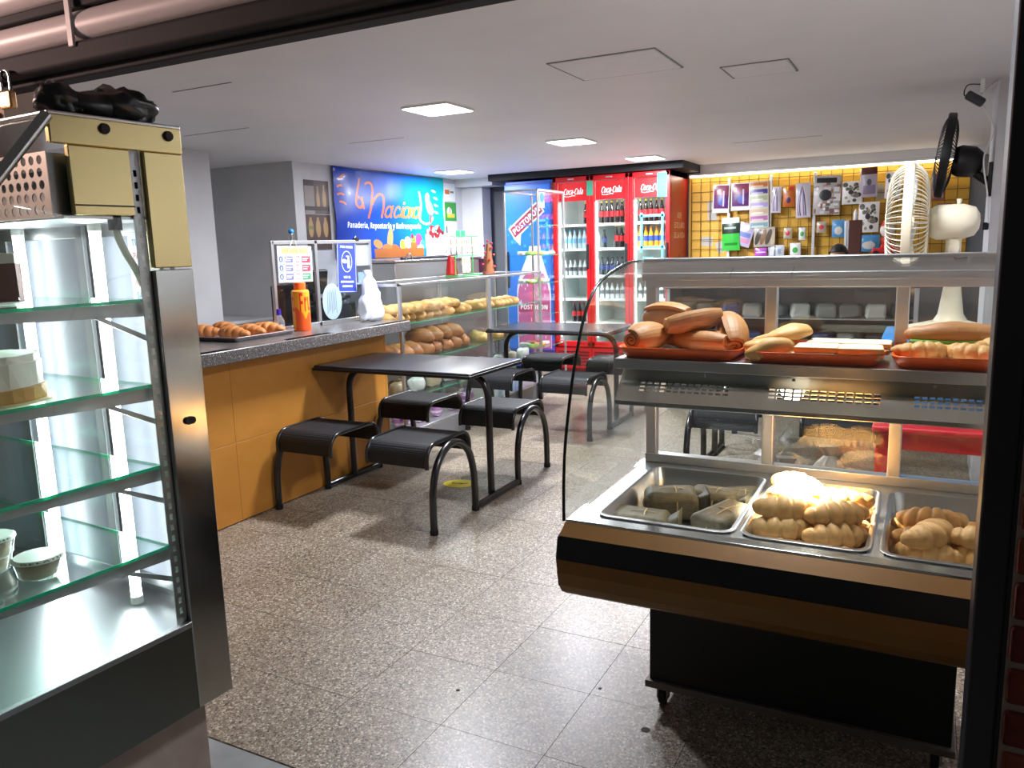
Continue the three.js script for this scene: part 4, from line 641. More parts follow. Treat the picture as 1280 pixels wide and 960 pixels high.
// ---------- red drink coolers ----------
function scriptText(x, text, px, py, size, fill, most) { x.save(); x.translate(px, py); x.transform(1, 0, -0.28, 1, 0, 0); x.font = `bold ${size}px serif`; x.fillStyle = fill; most ? x.fillText(text, 0, 0, most) : x.fillText(text, 0, 0); x.restore(); }
const headTex = canvas(256, 128, (x) => { x.fillStyle = '#c8141c'; x.fillRect(0, 0, 256, 128); scriptText(x, 'Coca-Cola', 44, 84, 58, '#ffffff', 172); x.strokeStyle = '#fff'; x.lineWidth = 4; x.beginPath(); x.moveTo(52, 92); x.bezierCurveTo(90, 108, 120, 84, 150, 94); x.stroke(); });
const CW = 0.432, liner = paint('#e6efec', 0.4);
function cooler(x, label) {
  const t = thing('drink_cooler', label, 'drink cooler', [x, 0, -8.0], 0, 'red drink coolers'), w = CW / 2 - 0.002, Hh = 2.12;
  part('cabinet', [bx(-w, -w + 0.02, 0.06, Hh, -0.66, -0.05), bx(w - 0.02, w, 0.06, Hh, -0.66, -0.05), bx(-w, w, Hh - 0.05, Hh, -0.66, -0.05), bx(-w, w, 0.06, 0.3, -0.66, -0.05), bx(-w, w, 0.06, Hh, -0.68, -0.66), bx(-w + 0.03, w - 0.03, 0, 0.06, -0.6, -0.1)], M.red, t);
  part('liner', [bx(-w + 0.02, -w + 0.026, 0.3, Hh - 0.05, -0.655, -0.05), bx(w - 0.026, w - 0.02, 0.3, Hh - 0.05, -0.655, -0.05), bx(-w + 0.026, w - 0.026, 0.3, Hh - 0.05, -0.66, -0.65), bx(-w + 0.026, w - 0.026, 0.3, 0.306, -0.65, -0.05), bx(-w + 0.026, w - 0.026, Hh - 0.06, Hh - 0.05, -0.65, -0.05)], liner, t);
  const d = part('door', [rbx(-w, -w + 0.042, 0.3, Hh, -0.048, 0, 0.005), rbx(w - 0.042, w, 0.3, Hh, -0.048, 0, 0.005), rbx(-w, w, Hh - 0.05, Hh, -0.048, 0, 0.005), rbx(-w, w, 0.3, 0.36, -0.048, 0, 0.005)], M.red, t);
  sub('pane', bx(-w + 0.042, w - 0.042, 0.36, Hh - 0.05, -0.03, -0.026), M.glass, d);
  sub('handle', rb(0.026, 0.26, 0.03, 0.008, w - 0.022, 1.28, 0.014), M.blackMatt, d);
  sub('badge', rb(0.07, 0.014, 0.004, 0.002, 0, Hh - 0.025, 0.002), M.alu, d);
  part('grille', [rbx(-w, w, 0.06, 0.29, -0.048, -0.01, 0.004)], M.red, t);
  for (let k = 0; k < 5; k++) part('grille_slat', rb(CW - 0.06, 0.012, 0.008, 0.003, 0, 0.1 + k * 0.036, -0.007), M.blackMatt, t);
  part('header', bx(-w + 0.044, w - 0.044, Hh - 0.25, Hh - 0.055, -0.06, -0.05), [0, 0, 0, 0].map(() => M.red).length ? S({ map: headTex, emissive: '#ffffff', emissiveMap: headTex, emissiveIntensity: 0.55, roughness: 0.4 }) : null, t);
  const led = S({ color: '#ffffff', emissive: '#eefcff', emissiveIntensity: 4 });
  part('led_strip', rbx(-w + 0.046, -w + 0.056, 0.4, Hh - 0.27, -0.075, -0.06, 0.002), led, t);
  part('led_strip', rbx(-w + 0.05, w - 0.05, Hh - 0.068, Hh - 0.06, -0.09, -0.07, 0.002), led, t);
  for (const y of [1.62, 1.36, 1.07, 0.82, 0.56]) { const s = part('shelf', [bx(-w + 0.03, w - 0.03, y - 0.008, y, -0.62, -0.11)], liner, t); sub('price_rail', bx(-w + 0.03, w - 0.03, y - 0.022, y + 0.006, -0.11, -0.104), M.white, s); }
  rectLight('#eafcff', 9, 0.012, 1.4, [x - w + 0.058, 1.15, -8.09], [x, 1.15, -8.45]);
  rectLight('#eafcff', 9, 0.3, 0.03, [x, Hh - 0.075, -8.12], [x, 0.6, -8.35]);
  return t;
}
const CX = [-3.433, -3.0, -2.567];
const coolers = [cooler(CX[0], 'red glass-door drink cooler next to the blue cooler'), cooler(CX[1], 'red glass-door drink cooler between two red coolers'), cooler(CX[2], 'red glass-door drink cooler next to the yellow wall')];
{
  const sideTex = canvas(256, 512, (x) => { x.fillStyle = '#b3151b'; x.fillRect(0, 0, 256, 512); x.fillStyle = '#d9b9a0'; x.textAlign = 'center'; x.font = 'bold 34px sans-serif'; x.fillText('VIVE', 128, 150); x.fillText('ESTE LADO', 128, 190); x.fillText('DE LA VIDA', 128, 230); x.fillStyle = '#4a1410'; x.fillRect(112, 300, 32, 60); x.beginPath(); x.ellipse(128, 430, 40, 90, 0, 0, 7); x.fill(); x.strokeStyle = '#e8d9b0'; x.lineWidth = 4; x.strokeRect(100, 380, 56, 70); });
  sub('side_print', new THREE.PlaneGeometry(0.58, 1.3).rotateY(PI / 2).translate(CW / 2 - 0.0005, 1.38, -0.36), S({ map: sideTex, roughness: 0.35 }), coolers[2].children[0]);
  const stick = (x, y, w, h, c, lab, z = -7.997) => solo('sticker', box(w, h, 0.0012), paint(c, 0.5), lab, 'sticker', [x, y, z]);
  stick(-2.43, 1.98, 0.1, 0.24, '#2f9aa0', 'teal sticker on the top corner of the cooler door by the yellow wall'); stick(-3.215, 1.99, 0.07, 0.15, '#3f9a78', 'green sticker on the frame between two cooler doors'); stick(-3.655, 2.0, 0.06, 0.15, '#a0432c', 'brown sticker on the frame beside the blue cooler');
  stick(-2.585, 1.235, 0.11, 0.05, '#58b8dc', 'small light blue label on the cooler door by the yellow wall', -8.024);
  // blue frame sticker
  const f = thing('frame_sticker', 'light blue square outline decal on the cooler door by the yellow wall', 'sticker', [-2.545, 1.49, -8.024]); for (const [w, h, x, y] of [[0.26, 0.025, 0, 0.19], [0.26, 0.025, 0, -0.13], [0.022, 0.4, -0.11, 0.02], [0.022, 0.5, 0.11, -0.03]]) part('strip', box(w, h, 0.0012, x, y, 0), paint('#5cb4e4', 0.5), f);
}
{ // bottles and cans in the coolers
  const mk = (r, h, liquid, label, cap, name, lab) => {
    const t = thing(name, lab, 'bottle', [0, 0, 0]);
    part('bottle', lathe([[0, 0], [r * 0.9, 0], [r, 0.01], [r * 0.94, h * 0.3], [r, h * 0.45], [r * 0.9, h * 0.62], [r * 0.42, h * 0.82], [r * 0.38, h * 0.92], [0, h * 0.92]], 12), P({ color: liquid, roughness: 0.12, clearcoat: 0.6 }), t);
    part('label', cyl(r * 1.02, r * 1.02, h * 0.24, 0, h * 0.3, 0, 12), paint(label, 0.5), t); part('cap', cyl(r * 0.44, r * 0.42, h * 0.08, 0, h * 0.91, 0, 10), paint(cap, 0.4), t);
    return t;
  };
  const rows = [];
  const row = (ci, y, n, proto, lab, group, x0 = -0.15, dx = 0.058) => { for (let i = 0; i < n; i++) rows.push([proto, [CX[ci] + x0 + i * dx, y + 0.0005, -8.17 - (i % 2) * 0.01], lab, group]); };
  const cola = [0.026, 0.24, '#1a0b08', '#c41a20', '#d8d23a', 'cola_bottle'], colaR = [0.026, 0.22, '#160a08', '#c41a20', '#c41a20', 'cola_bottle'], water = [0.026, 0.21, '#cfe4ec', '#7fc0dc', '#4aa4cc', 'water_bottle'], orangeB = [0.026, 0.22, '#e48a1c', '#24479c', '#e07018', 'orange_drink'], dark = [0.026, 0.2, '#20242c', '#2c3c6c', '#1c1c20', 'dark_drink'], clear = [0.024, 0.17, '#dde4e4', '#5a5c60', '#c8ccd0', 'clear_drink'];
  row(1, 1.62, 6, cola, 'dark cola bottle on the top shelf of the middle red cooler', 'colas in the middle cooler'); row(2, 1.62, 6, cola, 'dark cola bottle on the top shelf of the cooler by the yellow wall', 'colas in the cooler by the yellow wall');
  row(0, 1.62, 2, cola, 'dark cola bottle on the top shelf of the cooler by the blue one', 'colas in the cooler by the blue one', 0.1); row(0, 1.36, 6, water, 'clear water bottle with a blue label in the cooler by the blue one', 'water bottles in the cooler');
  row(1, 1.36, 3, cola, 'cola bottle standing on the second shelf of the middle red cooler', 'colas on the second shelf', 0.02, 0.052); row(1, 1.36, 1, dark, 'single dark bottle on the second shelf of the middle red cooler', 'dark bottle', -0.12); row(2, 1.36, 6, orangeB, 'orange drink with a blue label in the cooler by the yellow wall', 'orange drinks in the cooler');
  row(0, 1.07, 6, clear, 'small clear bottle with a dark label in the cooler by the blue one', 'clear bottles in the cooler by the blue one'); row(1, 1.07, 6, dark, 'dark bottle on the third shelf of the middle red cooler', 'dark bottles in the middle cooler'); row(1, 0.82, 6, clear, 'small clear bottle on the fourth shelf of the middle red cooler', 'clear bottles in the middle cooler'); row(2, 0.82, 6, clear, 'small clear bottle on the lower shelf of the cooler by the yellow wall', 'clear bottles in the cooler by the yellow wall');
  row(0, 0.56, 3, colaR, 'red labelled bottle near the bottom of the cooler by the blue one', 'red bottles in the cooler by the blue one', -0.05); row(0, 0.56, 2, water, 'blue labelled bottle near the bottom of the cooler by the blue one', 'blue bottles in the cooler by the blue one', 0.12, 0.05);
  const protos = new Map();
  for (const [p, pos, lab, group] of rows) { const k = p.join(); if (!protos.has(k)) { const o = mk(...p, lab); o.position.set(...pos); o.userData.group = group; protos.set(k, o); } else copy(protos.get(k), pos, 0, lab, group); }
}
{ // blue cooler
  const t = placed('blue_cooler', 'blue drink cooler printed with a pink bottle beside the red coolers', 'drink cooler', [-3.94, 0, -8.3]);
  part('cabinet', rbx(-4.225, -3.655, 0.05, 2.11, -8.66, -8.0, 0.006), paint('#1652b4', 0.4), t); part('feet', [bx(-4.2, -4.14, 0, 0.05, -8.6, -8.1), bx(-3.74, -3.68, 0, 0.05, -8.6, -8.1)], M.blackMatt, t);
  const tx = canvas(512, 1536, (x) => {
    x.fillStyle = '#1c6ed2'; x.fillRect(0, 0, 512, 1536); x.fillStyle = '#3c94e6'; for (let i = 0; i < 40; i++) { const R = rng(i + 90); x.beginPath(); x.arc(R() * 512, 300 + R() * 700, 5 + R() * 14, 0, 7); x.fill(); }
    x.fillStyle = '#dcd6ea'; x.beginPath(); x.moveTo(270, 560); x.bezierCurveTo(250, 700, 110, 820, 110, 1010); x.lineTo(110, 1536); x.lineTo(512, 1536); x.lineTo(512, 1000); x.bezierCurveTo(500, 820, 400, 700, 400, 560); x.fill();
    x.fillStyle = '#c05b90'; x.beginPath(); x.moveTo(215, 830); x.bezierCurveTo(140, 900, 120, 980, 120, 1060); x.lineTo(120, 1536); x.lineTo(505, 1536); x.lineTo(505, 1060); x.bezierCurveTo(500, 960, 460, 880, 430, 820); x.fill();
    x.fillStyle = '#f6f2f6'; for (let i = 0; i < 30; i++) { const R = rng(i + 9); x.fillRect(130 + R() * 360, 860 + R() * 640, 8, 60 * R()); }
    x.save(); x.translate(250, 330); x.rotate(-0.62); x.fillStyle = '#f4f2f2'; x.fillRect(-220, -80, 440, 130); x.beginPath(); x.moveTo(-220, 40); x.lineTo(-120, 40); x.lineTo(-200, 130); x.fill(); x.fillStyle = '#8d2440'; x.fillRect(-206, -66, 412, 102); x.fillStyle = '#f4f2f2'; x.textAlign = 'center'; x.font = 'bold 78px sans-serif'; x.fillText('POSTOBON', 0, 14, 390); x.restore();
    x.fillStyle = '#a8345e'; x.fillRect(130, 1090, 360, 100); x.fillStyle = '#fff'; x.textAlign = 'center'; x.font = 'bold 62px sans-serif'; x.fillText('POSTOBON', 310, 1162, 340);
  });
  part('door', rbx(-4.22, -3.66, 0.25, 2.08, -8.0, -7.965, 0.006), paint('#1652b4', 0.4), t); part('door_print', new THREE.PlaneGeometry(0.53, 1.78).translate(-3.94, 1.165, -7.9643), S({ map: tx, roughness: 0.35 }), t); part('handle', rb(0.02, 0.4, 0.025, 0.006, -4.19, 1.15, -7.953), M.blackMatt, t);
}

// ---------- banner and posters on the left wall ----------
{
  const tx = canvas(1536, 704, (x) => {
    const g = x.createLinearGradient(0, 500, 1536, 150); g.addColorStop(0, '#0b36a0'); g.addColorStop(0.45, '#0d55c4'); g.addColorStop(0.75, '#1286d0'); g.addColorStop(1, '#18c4c4'); x.fillStyle = g; x.fillRect(0, 0, 1536, 704);
    x.save(); x.scale(1, 0.8); x.strokeStyle = '#e8702a'; x.lineCap = 'round'; x.lineWidth = 20;
    for (const [a, b, c, d] of [[70, 120, 140, 70], [50, 190, 110, 175], [50, 262, 120, 258], [70, 330, 130, 350]]) { x.beginPath(); x.moveTo(a, b); x.quadraticCurveTo((a + c) / 2, (b + d) / 2 - 16, c, d); x.stroke(); }
    x.lineWidth = 24; x.beginPath(); x.moveTo(330, 90); x.bezierCurveTo(320, 180, 270, 260, 270, 340); x.stroke(); x.beginPath(); x.ellipse(310, 320, 42, 50, 0, 0, 7); x.stroke(); x.beginPath(); x.moveTo(352, 270); x.lineTo(360, 374); x.stroke();
    x.beginPath(); x.moveTo(410, 130); x.bezierCurveTo(470, 90, 500, 130, 490, 210); x.bezierCurveTo(470, 320, 440, 400, 420, 470); x.moveTo(470, 330); x.bezierCurveTo(520, 240, 590, 190, 620, 240); x.bezierCurveTo(640, 290, 600, 400, 600, 460); x.stroke();
    x.save(); x.transform(1, 0, -0.22, 1, 100, 0); x.strokeStyle = '#e8702a'; x.lineWidth = 21; x.lineJoin = 'round';
    const arcs = (a) => { x.beginPath(); x.ellipse(...a); x.stroke(); }, ln = (p) => { x.beginPath(); x.moveTo(p[0], p[1]); for (let i = 2; i < p.length; i += 2) x.lineTo(p[i], p[i + 1]); x.stroke(); };
    for (const k of [668, 1052]) { arcs([k, 400, 36, 58, 0, 0, 7]); ln([k + 40, 340, k + 34, 440, k + 52, 458]); }
    arcs([782, 400, 36, 58, 0, 0.7, 5.6]); ln([800, 448, 838, 442, 852, 345, 850, 445, 868, 452]); arcs([856, 300, 4, 4, 0, 0, 7]); arcs([908, 400, 36, 58, 0, 0, 7]); ln([956, 350, 960, 458, 966, 400, 988, 350, 1004, 372, 1002, 450, 1016, 454]);
    x.restore();
    x.strokeStyle = '#f2f6f6'; x.lineWidth = 26; x.beginPath(); x.moveTo(1150, 170); x.bezierCurveTo(1180, 300, 1100, 440, 1130, 480); x.bezierCurveTo(1180, 540, 1300, 540, 1340, 450); x.stroke();
    x.fillStyle = '#f2f6f6'; x.beginPath(); x.moveTo(1240, 210); x.bezierCurveTo(1290, 130, 1330, 180, 1310, 260); x.bezierCurveTo(1390, 330, 1380, 430, 1300, 420); x.bezierCurveTo(1230, 400, 1230, 300, 1240, 210); x.fill(); for (const [a, b] of [[1390, 150], [1420, 230], [1420, 310], [1410, 390]]) { x.beginPath(); x.ellipse(a, b, 40, 14, 0.3, 0, 7); x.fill(); }
    x.fillStyle = '#d8422a'; x.fillRect(1284, 400, 26, 110); x.restore();
    x.fillStyle = '#f4f7fb'; x.font = 'bold 64px sans-serif'; x.fillText('Panadería, Repostería y Refresquería', 130, 462, 1010); x.save(); x.translate(0, -60);
    const R = rng(14);
    for (const [cx, cy, rx, ry, a, c] of [[520, 650, 60, 36, 0.2, '#c9894a'], [690, 620, 110, 38, -1.25, '#d2975a'], [640, 690, 70, 40, 0, '#b5743c'], [760, 690, 60, 34, 0.3, '#a8652f'], [860, 660, 40, 46, 0, '#e6c63c'], [930, 640, 46, 50, 0, '#eef0f4'], [1010, 670, 46, 50, 0, '#d9662e'], [1020, 612, 40, 30, 0, '#74c43c'], [1090, 620, 50, 56, 0, '#e0468c'], [1150, 660, 46, 40, 0, '#46b8c4'], [1110, 690, 50, 30, 0, '#f0c8d0'], [1000, 590, 18, 22, 0, '#d6283c']]) { x.fillStyle = c; x.beginPath(); x.ellipse(cx, cy, rx, ry, a, 0, 7); x.fill(); }
    x.fillStyle = '#f6f1ea'; x.fillRect(1200, 580, 336, 124); x.beginPath(); x.ellipse(1370, 585, 168, 40, 0, 0, 7); x.fill(); for (let i = 0; i < 26; i++) { x.fillStyle = ['#c9282e', '#7a2c1c', '#f2e6d2', '#b5243c'][i % 4]; x.beginPath(); x.arc(1230 + R() * 280, 510 + R() * 90, 16 + R() * 12, 0, 7); x.fill(); } x.fillStyle = '#f6f1ea'; x.fillRect(1200, 640, 336, 140); x.fillStyle = '#a8652f'; x.fillRect(460, 690, 700, 80); x.restore();
  });
  const g = new THREE.PlaneGeometry(1.93, 0.86, 60, 30), p = g.attributes.position;
  for (let i = 0; i < p.count; i++) { const x = p.getX(i), y = p.getY(i); p.setZ(i, 0.02 + 0.012 * Math.sin(x * 5 + y * 3.5) + 0.008 * noise.noise(x * 4, y * 4, 2) + 0.006 * Math.sin(y * 14 + x * x * 3)); p.setY(i, y - 0.012 * Math.cos(x * 1.6) * (y > 0 ? 1 : 0.4)); }
  g.computeVertexNormals(); g.rotateY(PI / 2);
  const o = placed('shop_banner', 'glossy blue vinyl banner with orange lettering, breads and cakes', 'banner', [-5, 1.33, -6.94]);
  part('vinyl', g.translate(-4.995, 1.765, -6.94), P({ map: tx, roughness: 0.42, specularIntensity: 0.5, clearcoat: 0.1, clearcoatRoughness: 0.1, side: THREE.DoubleSide }), o);
  for (const [y, z] of [[2.16, -5.99], [2.16, -7.89], [1.37, -5.99], [1.37, -7.89]]) part('eyelet', new THREE.TorusGeometry(0.012, 0.004, 8, 16).rotateY(PI / 2).translate(-4.962, y, z), M.chrome, o);
  const poster = (w, h, y, z, draw, label, name = 'poster') => solo(name, box(0.003, h, w), S({ map: canvas(128, Math.round(128 * h / w), draw), roughness: 0.45 }), label, 'poster', [-4.997, y, z]);
  poster(0.33, 0.3, 1.9, -5.77, (x, w, h) => { x.fillStyle = '#5a4a40'; x.fillRect(0, 0, w, h); x.fillStyle = '#8c857c'; x.fillRect(0, 20, 50, h); x.fillStyle = '#b08e60'; for (const [a, b, c] of [[60, 30, 18], [92, 24, 20]]) { x.beginPath(); x.ellipse(a + c / 2, b + 40, c / 2, 34, 0, 0, 7); x.fill(); x.fillRect(a + c * 0.3, b - 10, c * 0.4, 30); } x.fillStyle = '#3a2e28'; x.fillRect(0, 0, 50, 20); x.fillStyle = '#2c221e'; x.fillRect(0, 90, w, 14); }, 'poster of bottled drinks on the column beside the banner, the upper one');
  poster(0.33, 0.32, 1.585, -5.77, (x, w, h) => { x.fillStyle = '#4a3128'; x.fillRect(0, 0, w, h); x.fillStyle = '#a88850'; for (const a of [10, 48, 88]) { x.beginPath(); x.ellipse(a + 13, 48, 13, 32, 0, 0, 7); x.fill(); x.fillRect(a + 7, 10, 12, 14); } x.fillStyle = '#6c7c3c'; x.fillRect(10, 40, 26, 12); x.fillStyle = '#cfa25c'; x.font = 'bold 14px sans-serif'; x.fillText('JUGOS', 34, 104); }, 'brown poster of juice jars on the column beside the banner, the lower one');
  poster(0.24, 0.2, 2.05, -8.07, (x, w, h) => { x.fillStyle = '#eef0ee'; x.fillRect(0, 0, w, h); x.fillStyle = '#d9702a'; x.fillRect(10, 40, 52, 26); x.fillStyle = '#7a8c84'; x.fillRect(68, 46, 44, 12); }, 'white poster with orange lettering at the end of the banner wall');
  poster(0.25, 0.21, 1.83, -8.08, (x, w, h) => { x.fillStyle = '#2b9a3c'; x.fillRect(0, 0, w, h); x.fillStyle = '#e8efe2'; x.beginPath(); x.arc(48, 56, 28, 0, 7); x.fill(); x.fillStyle = '#d8c83a'; x.fillRect(24, 66, 84, 24); x.fillStyle = '#c9402c'; x.fillRect(52, 22, 8, 40); }, 'green poster with a glass of juice at the end of the banner wall');
  poster(0.25, 0.3, 1.56, -8.08, (x, w, h) => { x.fillStyle = '#e9e8e6'; x.fillRect(0, 0, w, h); x.fillStyle = '#4c5a50'; x.fillRect(6, 24, 14, 40); x.fillStyle = '#cfc6c4'; x.fillRect(26, 110, 80, 34); }, 'pale grey poster below the green juice poster');
  poster(0.15, 0.28, 1.24, -8.12, (x, w, h) => { x.fillStyle = '#5a4a7c'; x.fillRect(0, 0, w, h); x.fillStyle = '#d8d4ea'; for (let i = 0; i < 8; i++) x.fillRect(24, 22 + i * 26, 40 + (i % 3) * 18, 10); }, 'purple notice with white lines below the wall posters');
  solo('poster', box(0.11, 0.2, 0.0015), S({ map: canvas(128, 232, (x, w, h) => { x.fillStyle = '#eef0f6'; x.fillRect(0, 0, w, h); x.font = 'bold 24px sans-serif'; ['TEN', 'PAN', 'MIEL', 'MELO', 'SABOR'].forEach((t, i) => { x.fillStyle = i % 2 ? '#b8545a' : '#5c8cc0'; x.fillText(t, 16, 36 + i * 36); }); x.fillStyle = '#d8a48c'; x.fillRect(8, 196, 112, 28); }), roughness: 0.5 }), 'white poster with red and blue words on the back door of the cake cabinet', 'poster', cabAt(-0.115, 1.36, 0.044), [0, CA, 0]);
}

// ---------- yellow wall with wire grid and hanging goods ----------
{
  const y = struct('wall_yellow', metric(bx(-2.33, 0.3, 0, 2.09, -8.7, -8.66), 1), S({ map: mottle(256, [196, 148, 40], [214, 166, 58], 6, 95), roughness: 0.6 }));
  for (const [x, yy, w, h] of [[-2.08, 1.72, 0.1, 0.2], [-2.13, 1.4, 0.12, 0.1], [-1.98, 1.34, 0.1, 0.12], [-0.46, 1.83, 0.14, 0.08]]) part('paint_chip', warp(box(w, h, 0.0016), 0.0004, 20), paint('#a8a49a', 0.8), y, [x, yy, -8.6596], [0, 0, x * 3]);
  const t = placed('wire_grid', 'dark wire display grid on the yellow wall', 'wire grid', [-1.0, 0.9, -8.64]), wm = paint('#5a4a22', 0.5, 0.4);
  const vg = new THREE.CylinderGeometry(0.0032, 0.0032, 1.16, 5), hg = new THREE.CylinderGeometry(0.0032, 0.0032, 2.6, 5).rotateZ(PI / 2);
  for (let i = 0; i <= 26; i++) part('wire', vg, wm, t, [-2.3 + i * 0.1, 1.48, -8.64]); for (let j = 0; j <= 11; j++) part('wire', hg, wm, t, [-1.0, 0.92 + j * 0.1, -8.634]);
  for (const x of [-1.895, -1.474, -1.048, -0.621]) part('upright', rbx(x - 0.014, x + 0.014, 0.9, 2.05, -8.63, -8.605, 0.003), M.alu, t);
  const s = placed('led_strip', 'long glowing white strip light along the top of the yellow wall', 'strip light', [-1.0, 2.09, -8.62]);
  part('channel', rbx(-2.32, 0.3, 2.09, 2.115, -8.7, -8.6, 0.003), M.white, s); part('glow_strip', rbx(-2.31, 0.29, 2.072, 2.092, -8.615, -8.598, 0.003), S({ color: '#fff', emissive: '#fff6e4', emissiveIntensity: 6 }), s);
  rectLight('#fff2da', 15, 2.6, 0.02, [-1.0, 2.068, -8.59], [-1.0, 1.0, -8.45]);
  // hanging packs
  const pr = {
    purple: (x, w, h) => { x.fillStyle = '#f0eef2'; x.fillRect(0, 0, w, h); x.fillStyle = '#5c2468'; x.fillRect(5, 5, w - 10, h - 24); x.fillStyle = '#8a3050'; x.fillRect(5, 5, w - 10, 44); x.fillStyle = '#4c5cb0'; x.beginPath(); x.arc(w * 0.55, h * 0.6, 20, 0, 7); x.fill(); x.fillStyle = '#d8cce8'; x.fillRect(w * 0.62, 30, 8, 70); },
    strip: (x, w, h) => { x.fillStyle = '#cfc8b8'; x.fillRect(0, 0, w, h); ['#c8742c', '#4a3a8c', '#a8b48c', '#a89ad0', '#c8b090', '#b070a0', '#7ca0a8'].forEach((c, i) => { x.fillStyle = c; x.fillRect(4, 4 + i * h / 7, w - 8, h / 7 - 6); x.fillStyle = '#ffffff90'; x.fillRect(10, 12 + i * h / 7, w - 36, 4); }); },
    straps: (x, w, h) => { x.fillStyle = '#c9c3cc'; x.fillRect(0, 0, w, h); for (let i = 0; i < 6; i++) { x.strokeStyle = ['#8a6ca8', '#4c4458', '#d6d0dc'][i % 3]; x.lineWidth = 7; x.beginPath(); x.moveTo(w / 2, 8); x.quadraticCurveTo(w * (i / 6), h * 0.6, w * (0.2 + i * 0.12), h - 8); x.stroke(); } },
    orangeCard: (x, w, h) => { x.fillStyle = '#c4641e'; x.fillRect(0, 0, w, h); x.fillStyle = '#e8c41c'; x.fillRect(10, 6, 14, 26); x.fillRect(30, 6, 14, 26); x.fillStyle = '#d22c1c'; x.fillRect(54, 10, 30, 22); x.fillStyle = '#4c3060'; x.beginPath(); x.arc(w / 2, h * 0.7, 18, 0, 7); x.fill(); },
    party: (x, w, h) => { x.fillStyle = '#b7b2ae'; x.fillRect(0, 0, w, h); const R = rng(4); for (let i = 0; i < 60; i++) { x.fillStyle = ['#8a6058', '#d8d4d0', '#6a6460', '#a88478', '#efeeec'][i % 5]; x.fillRect(R() * w, 20 + R() * h, 6 + R() * 18, 4 + R() * 12); } x.fillStyle = '#101010'; x.fillRect(8, 8, w - 24, 16); x.beginPath(); x.ellipse(w * 0.45, h * 0.5, 22, 18, 0, 0, 7); x.fill(); },
    balloon: (x, w, h) => { x.fillStyle = '#eceae4'; x.fillRect(0, 0, w, h); const R = rng(7); for (let i = 0; i < 22; i++) { x.fillStyle = ['#4c5248', '#7c7468', '#a89c84', '#2c2c2c'][i % 4]; x.beginPath(); x.arc(14 + R() * (w - 28), 14 + R() * (h - 28), 5 + R() * 8, 0, 7); x.fill(); } },
    tall: (x, w, h) => { x.fillStyle = '#b8b0bc'; x.fillRect(0, 0, w, h); x.fillStyle = '#5c241c'; x.fillRect(0, 0, w, 30); x.fillStyle = '#54505c'; x.beginPath(); x.arc(w / 2, h * 0.5, 14, 0, 7); x.fill(); x.fillStyle = '#8c7c94'; x.fillRect(10, h * 0.6, w - 20, h * 0.3); },
    green: (x, w, h) => { x.fillStyle = '#2fae3a'; x.fillRect(0, 0, w, h); x.fillStyle = '#c4cfc0'; x.fillRect(0, 0, w, 22); x.fillStyle = '#12281c'; x.fillRect(0, 22, w, 40); x.fillStyle = '#167a22'; x.fillRect(12, h - 30, w - 24, 10); x.fillStyle = '#9ab8a0'; x.fillRect(12, 36, w - 30, 8); },
    baby: (x, w, h) => { x.fillStyle = '#b4acc8'; x.fillRect(0, 0, w, h); x.fillStyle = '#6c7cb8'; x.fillRect(10, h * 0.4, w - 20, 26); x.fillStyle = '#c88cac'; x.fillRect(10, h * 0.65, w - 20, 26); x.fillStyle = '#dcd8e4'; x.beginPath(); x.arc(w / 2, 26, 18, 0, 7); x.fill(); },
    mask: (x, w, h) => { x.fillStyle = '#a49c90'; x.fillRect(0, 0, w, h); for (let i = 0; i < 4; i++) { x.fillStyle = ['#3a3228', '#7c5c3c', '#52483c', '#c8b8a0'][i]; x.beginPath(); x.ellipse(20 + i * 24, h / 2, 12, h * 0.4, 0.2, 0, 7); x.fill(); } },
    redDot: (x, w, h) => { x.fillStyle = '#b4aa98'; x.fillRect(0, 0, w, h); x.fillStyle = '#cc3038'; x.beginPath(); x.arc(w / 2, h / 2, 26, 0, 7); x.fill(); },
    greenDot: (x, w, h) => { x.fillStyle = '#dcdcd6'; x.fillRect(0, 0, w, h); x.fillStyle = '#34a844'; x.beginPath(); x.arc(w / 2, h / 2, 24, 0, 7); x.fill(); x.strokeStyle = '#30302c'; x.lineWidth = 6; x.strokeRect(0, 0, w, h); },
    sky: (x, w, h) => { x.fillStyle = '#4c94c8'; x.fillRect(0, 0, w, h); x.fillStyle = '#d8d4c8'; x.beginPath(); x.arc(w / 2, h * 0.62, 30, 0, 7); x.fill(); },
    silver: (x, w, h) => { x.fillStyle = '#c4c8cc'; x.fillRect(0, 0, w, h); x.fillStyle = '#60646c'; x.fillRect(w * 0.3, 10, 10, h - 20); x.fillStyle = '#8c9cb4'; x.fillRect(w * 0.55, h * 0.3, 22, h * 0.4); },
    violet: (x, w, h) => { x.fillStyle = '#a44cb0'; x.fillRect(0, 0, w, h); x.fillStyle = '#e4cce8'; x.fillRect(10, h * 0.4, w - 20, 14); },
    maroon: (x, w, h) => { x.fillStyle = '#8c4a3c'; x.fillRect(0, 0, w, h); x.fillStyle = '#6a3a78'; x.fillRect(10, 20, w - 20, h * 0.5); x.fillStyle = '#c88c54'; x.fillRect(10, h * 0.75, w - 20, 18); },
  };
  const mats = {}; for (const k of Object.keys(pr)) mats[k] = P({ map: canvas(96, 128, pr[k]), roughness: 0.32, clearcoat: 0.5, clearcoatRoughness: 0.2 });
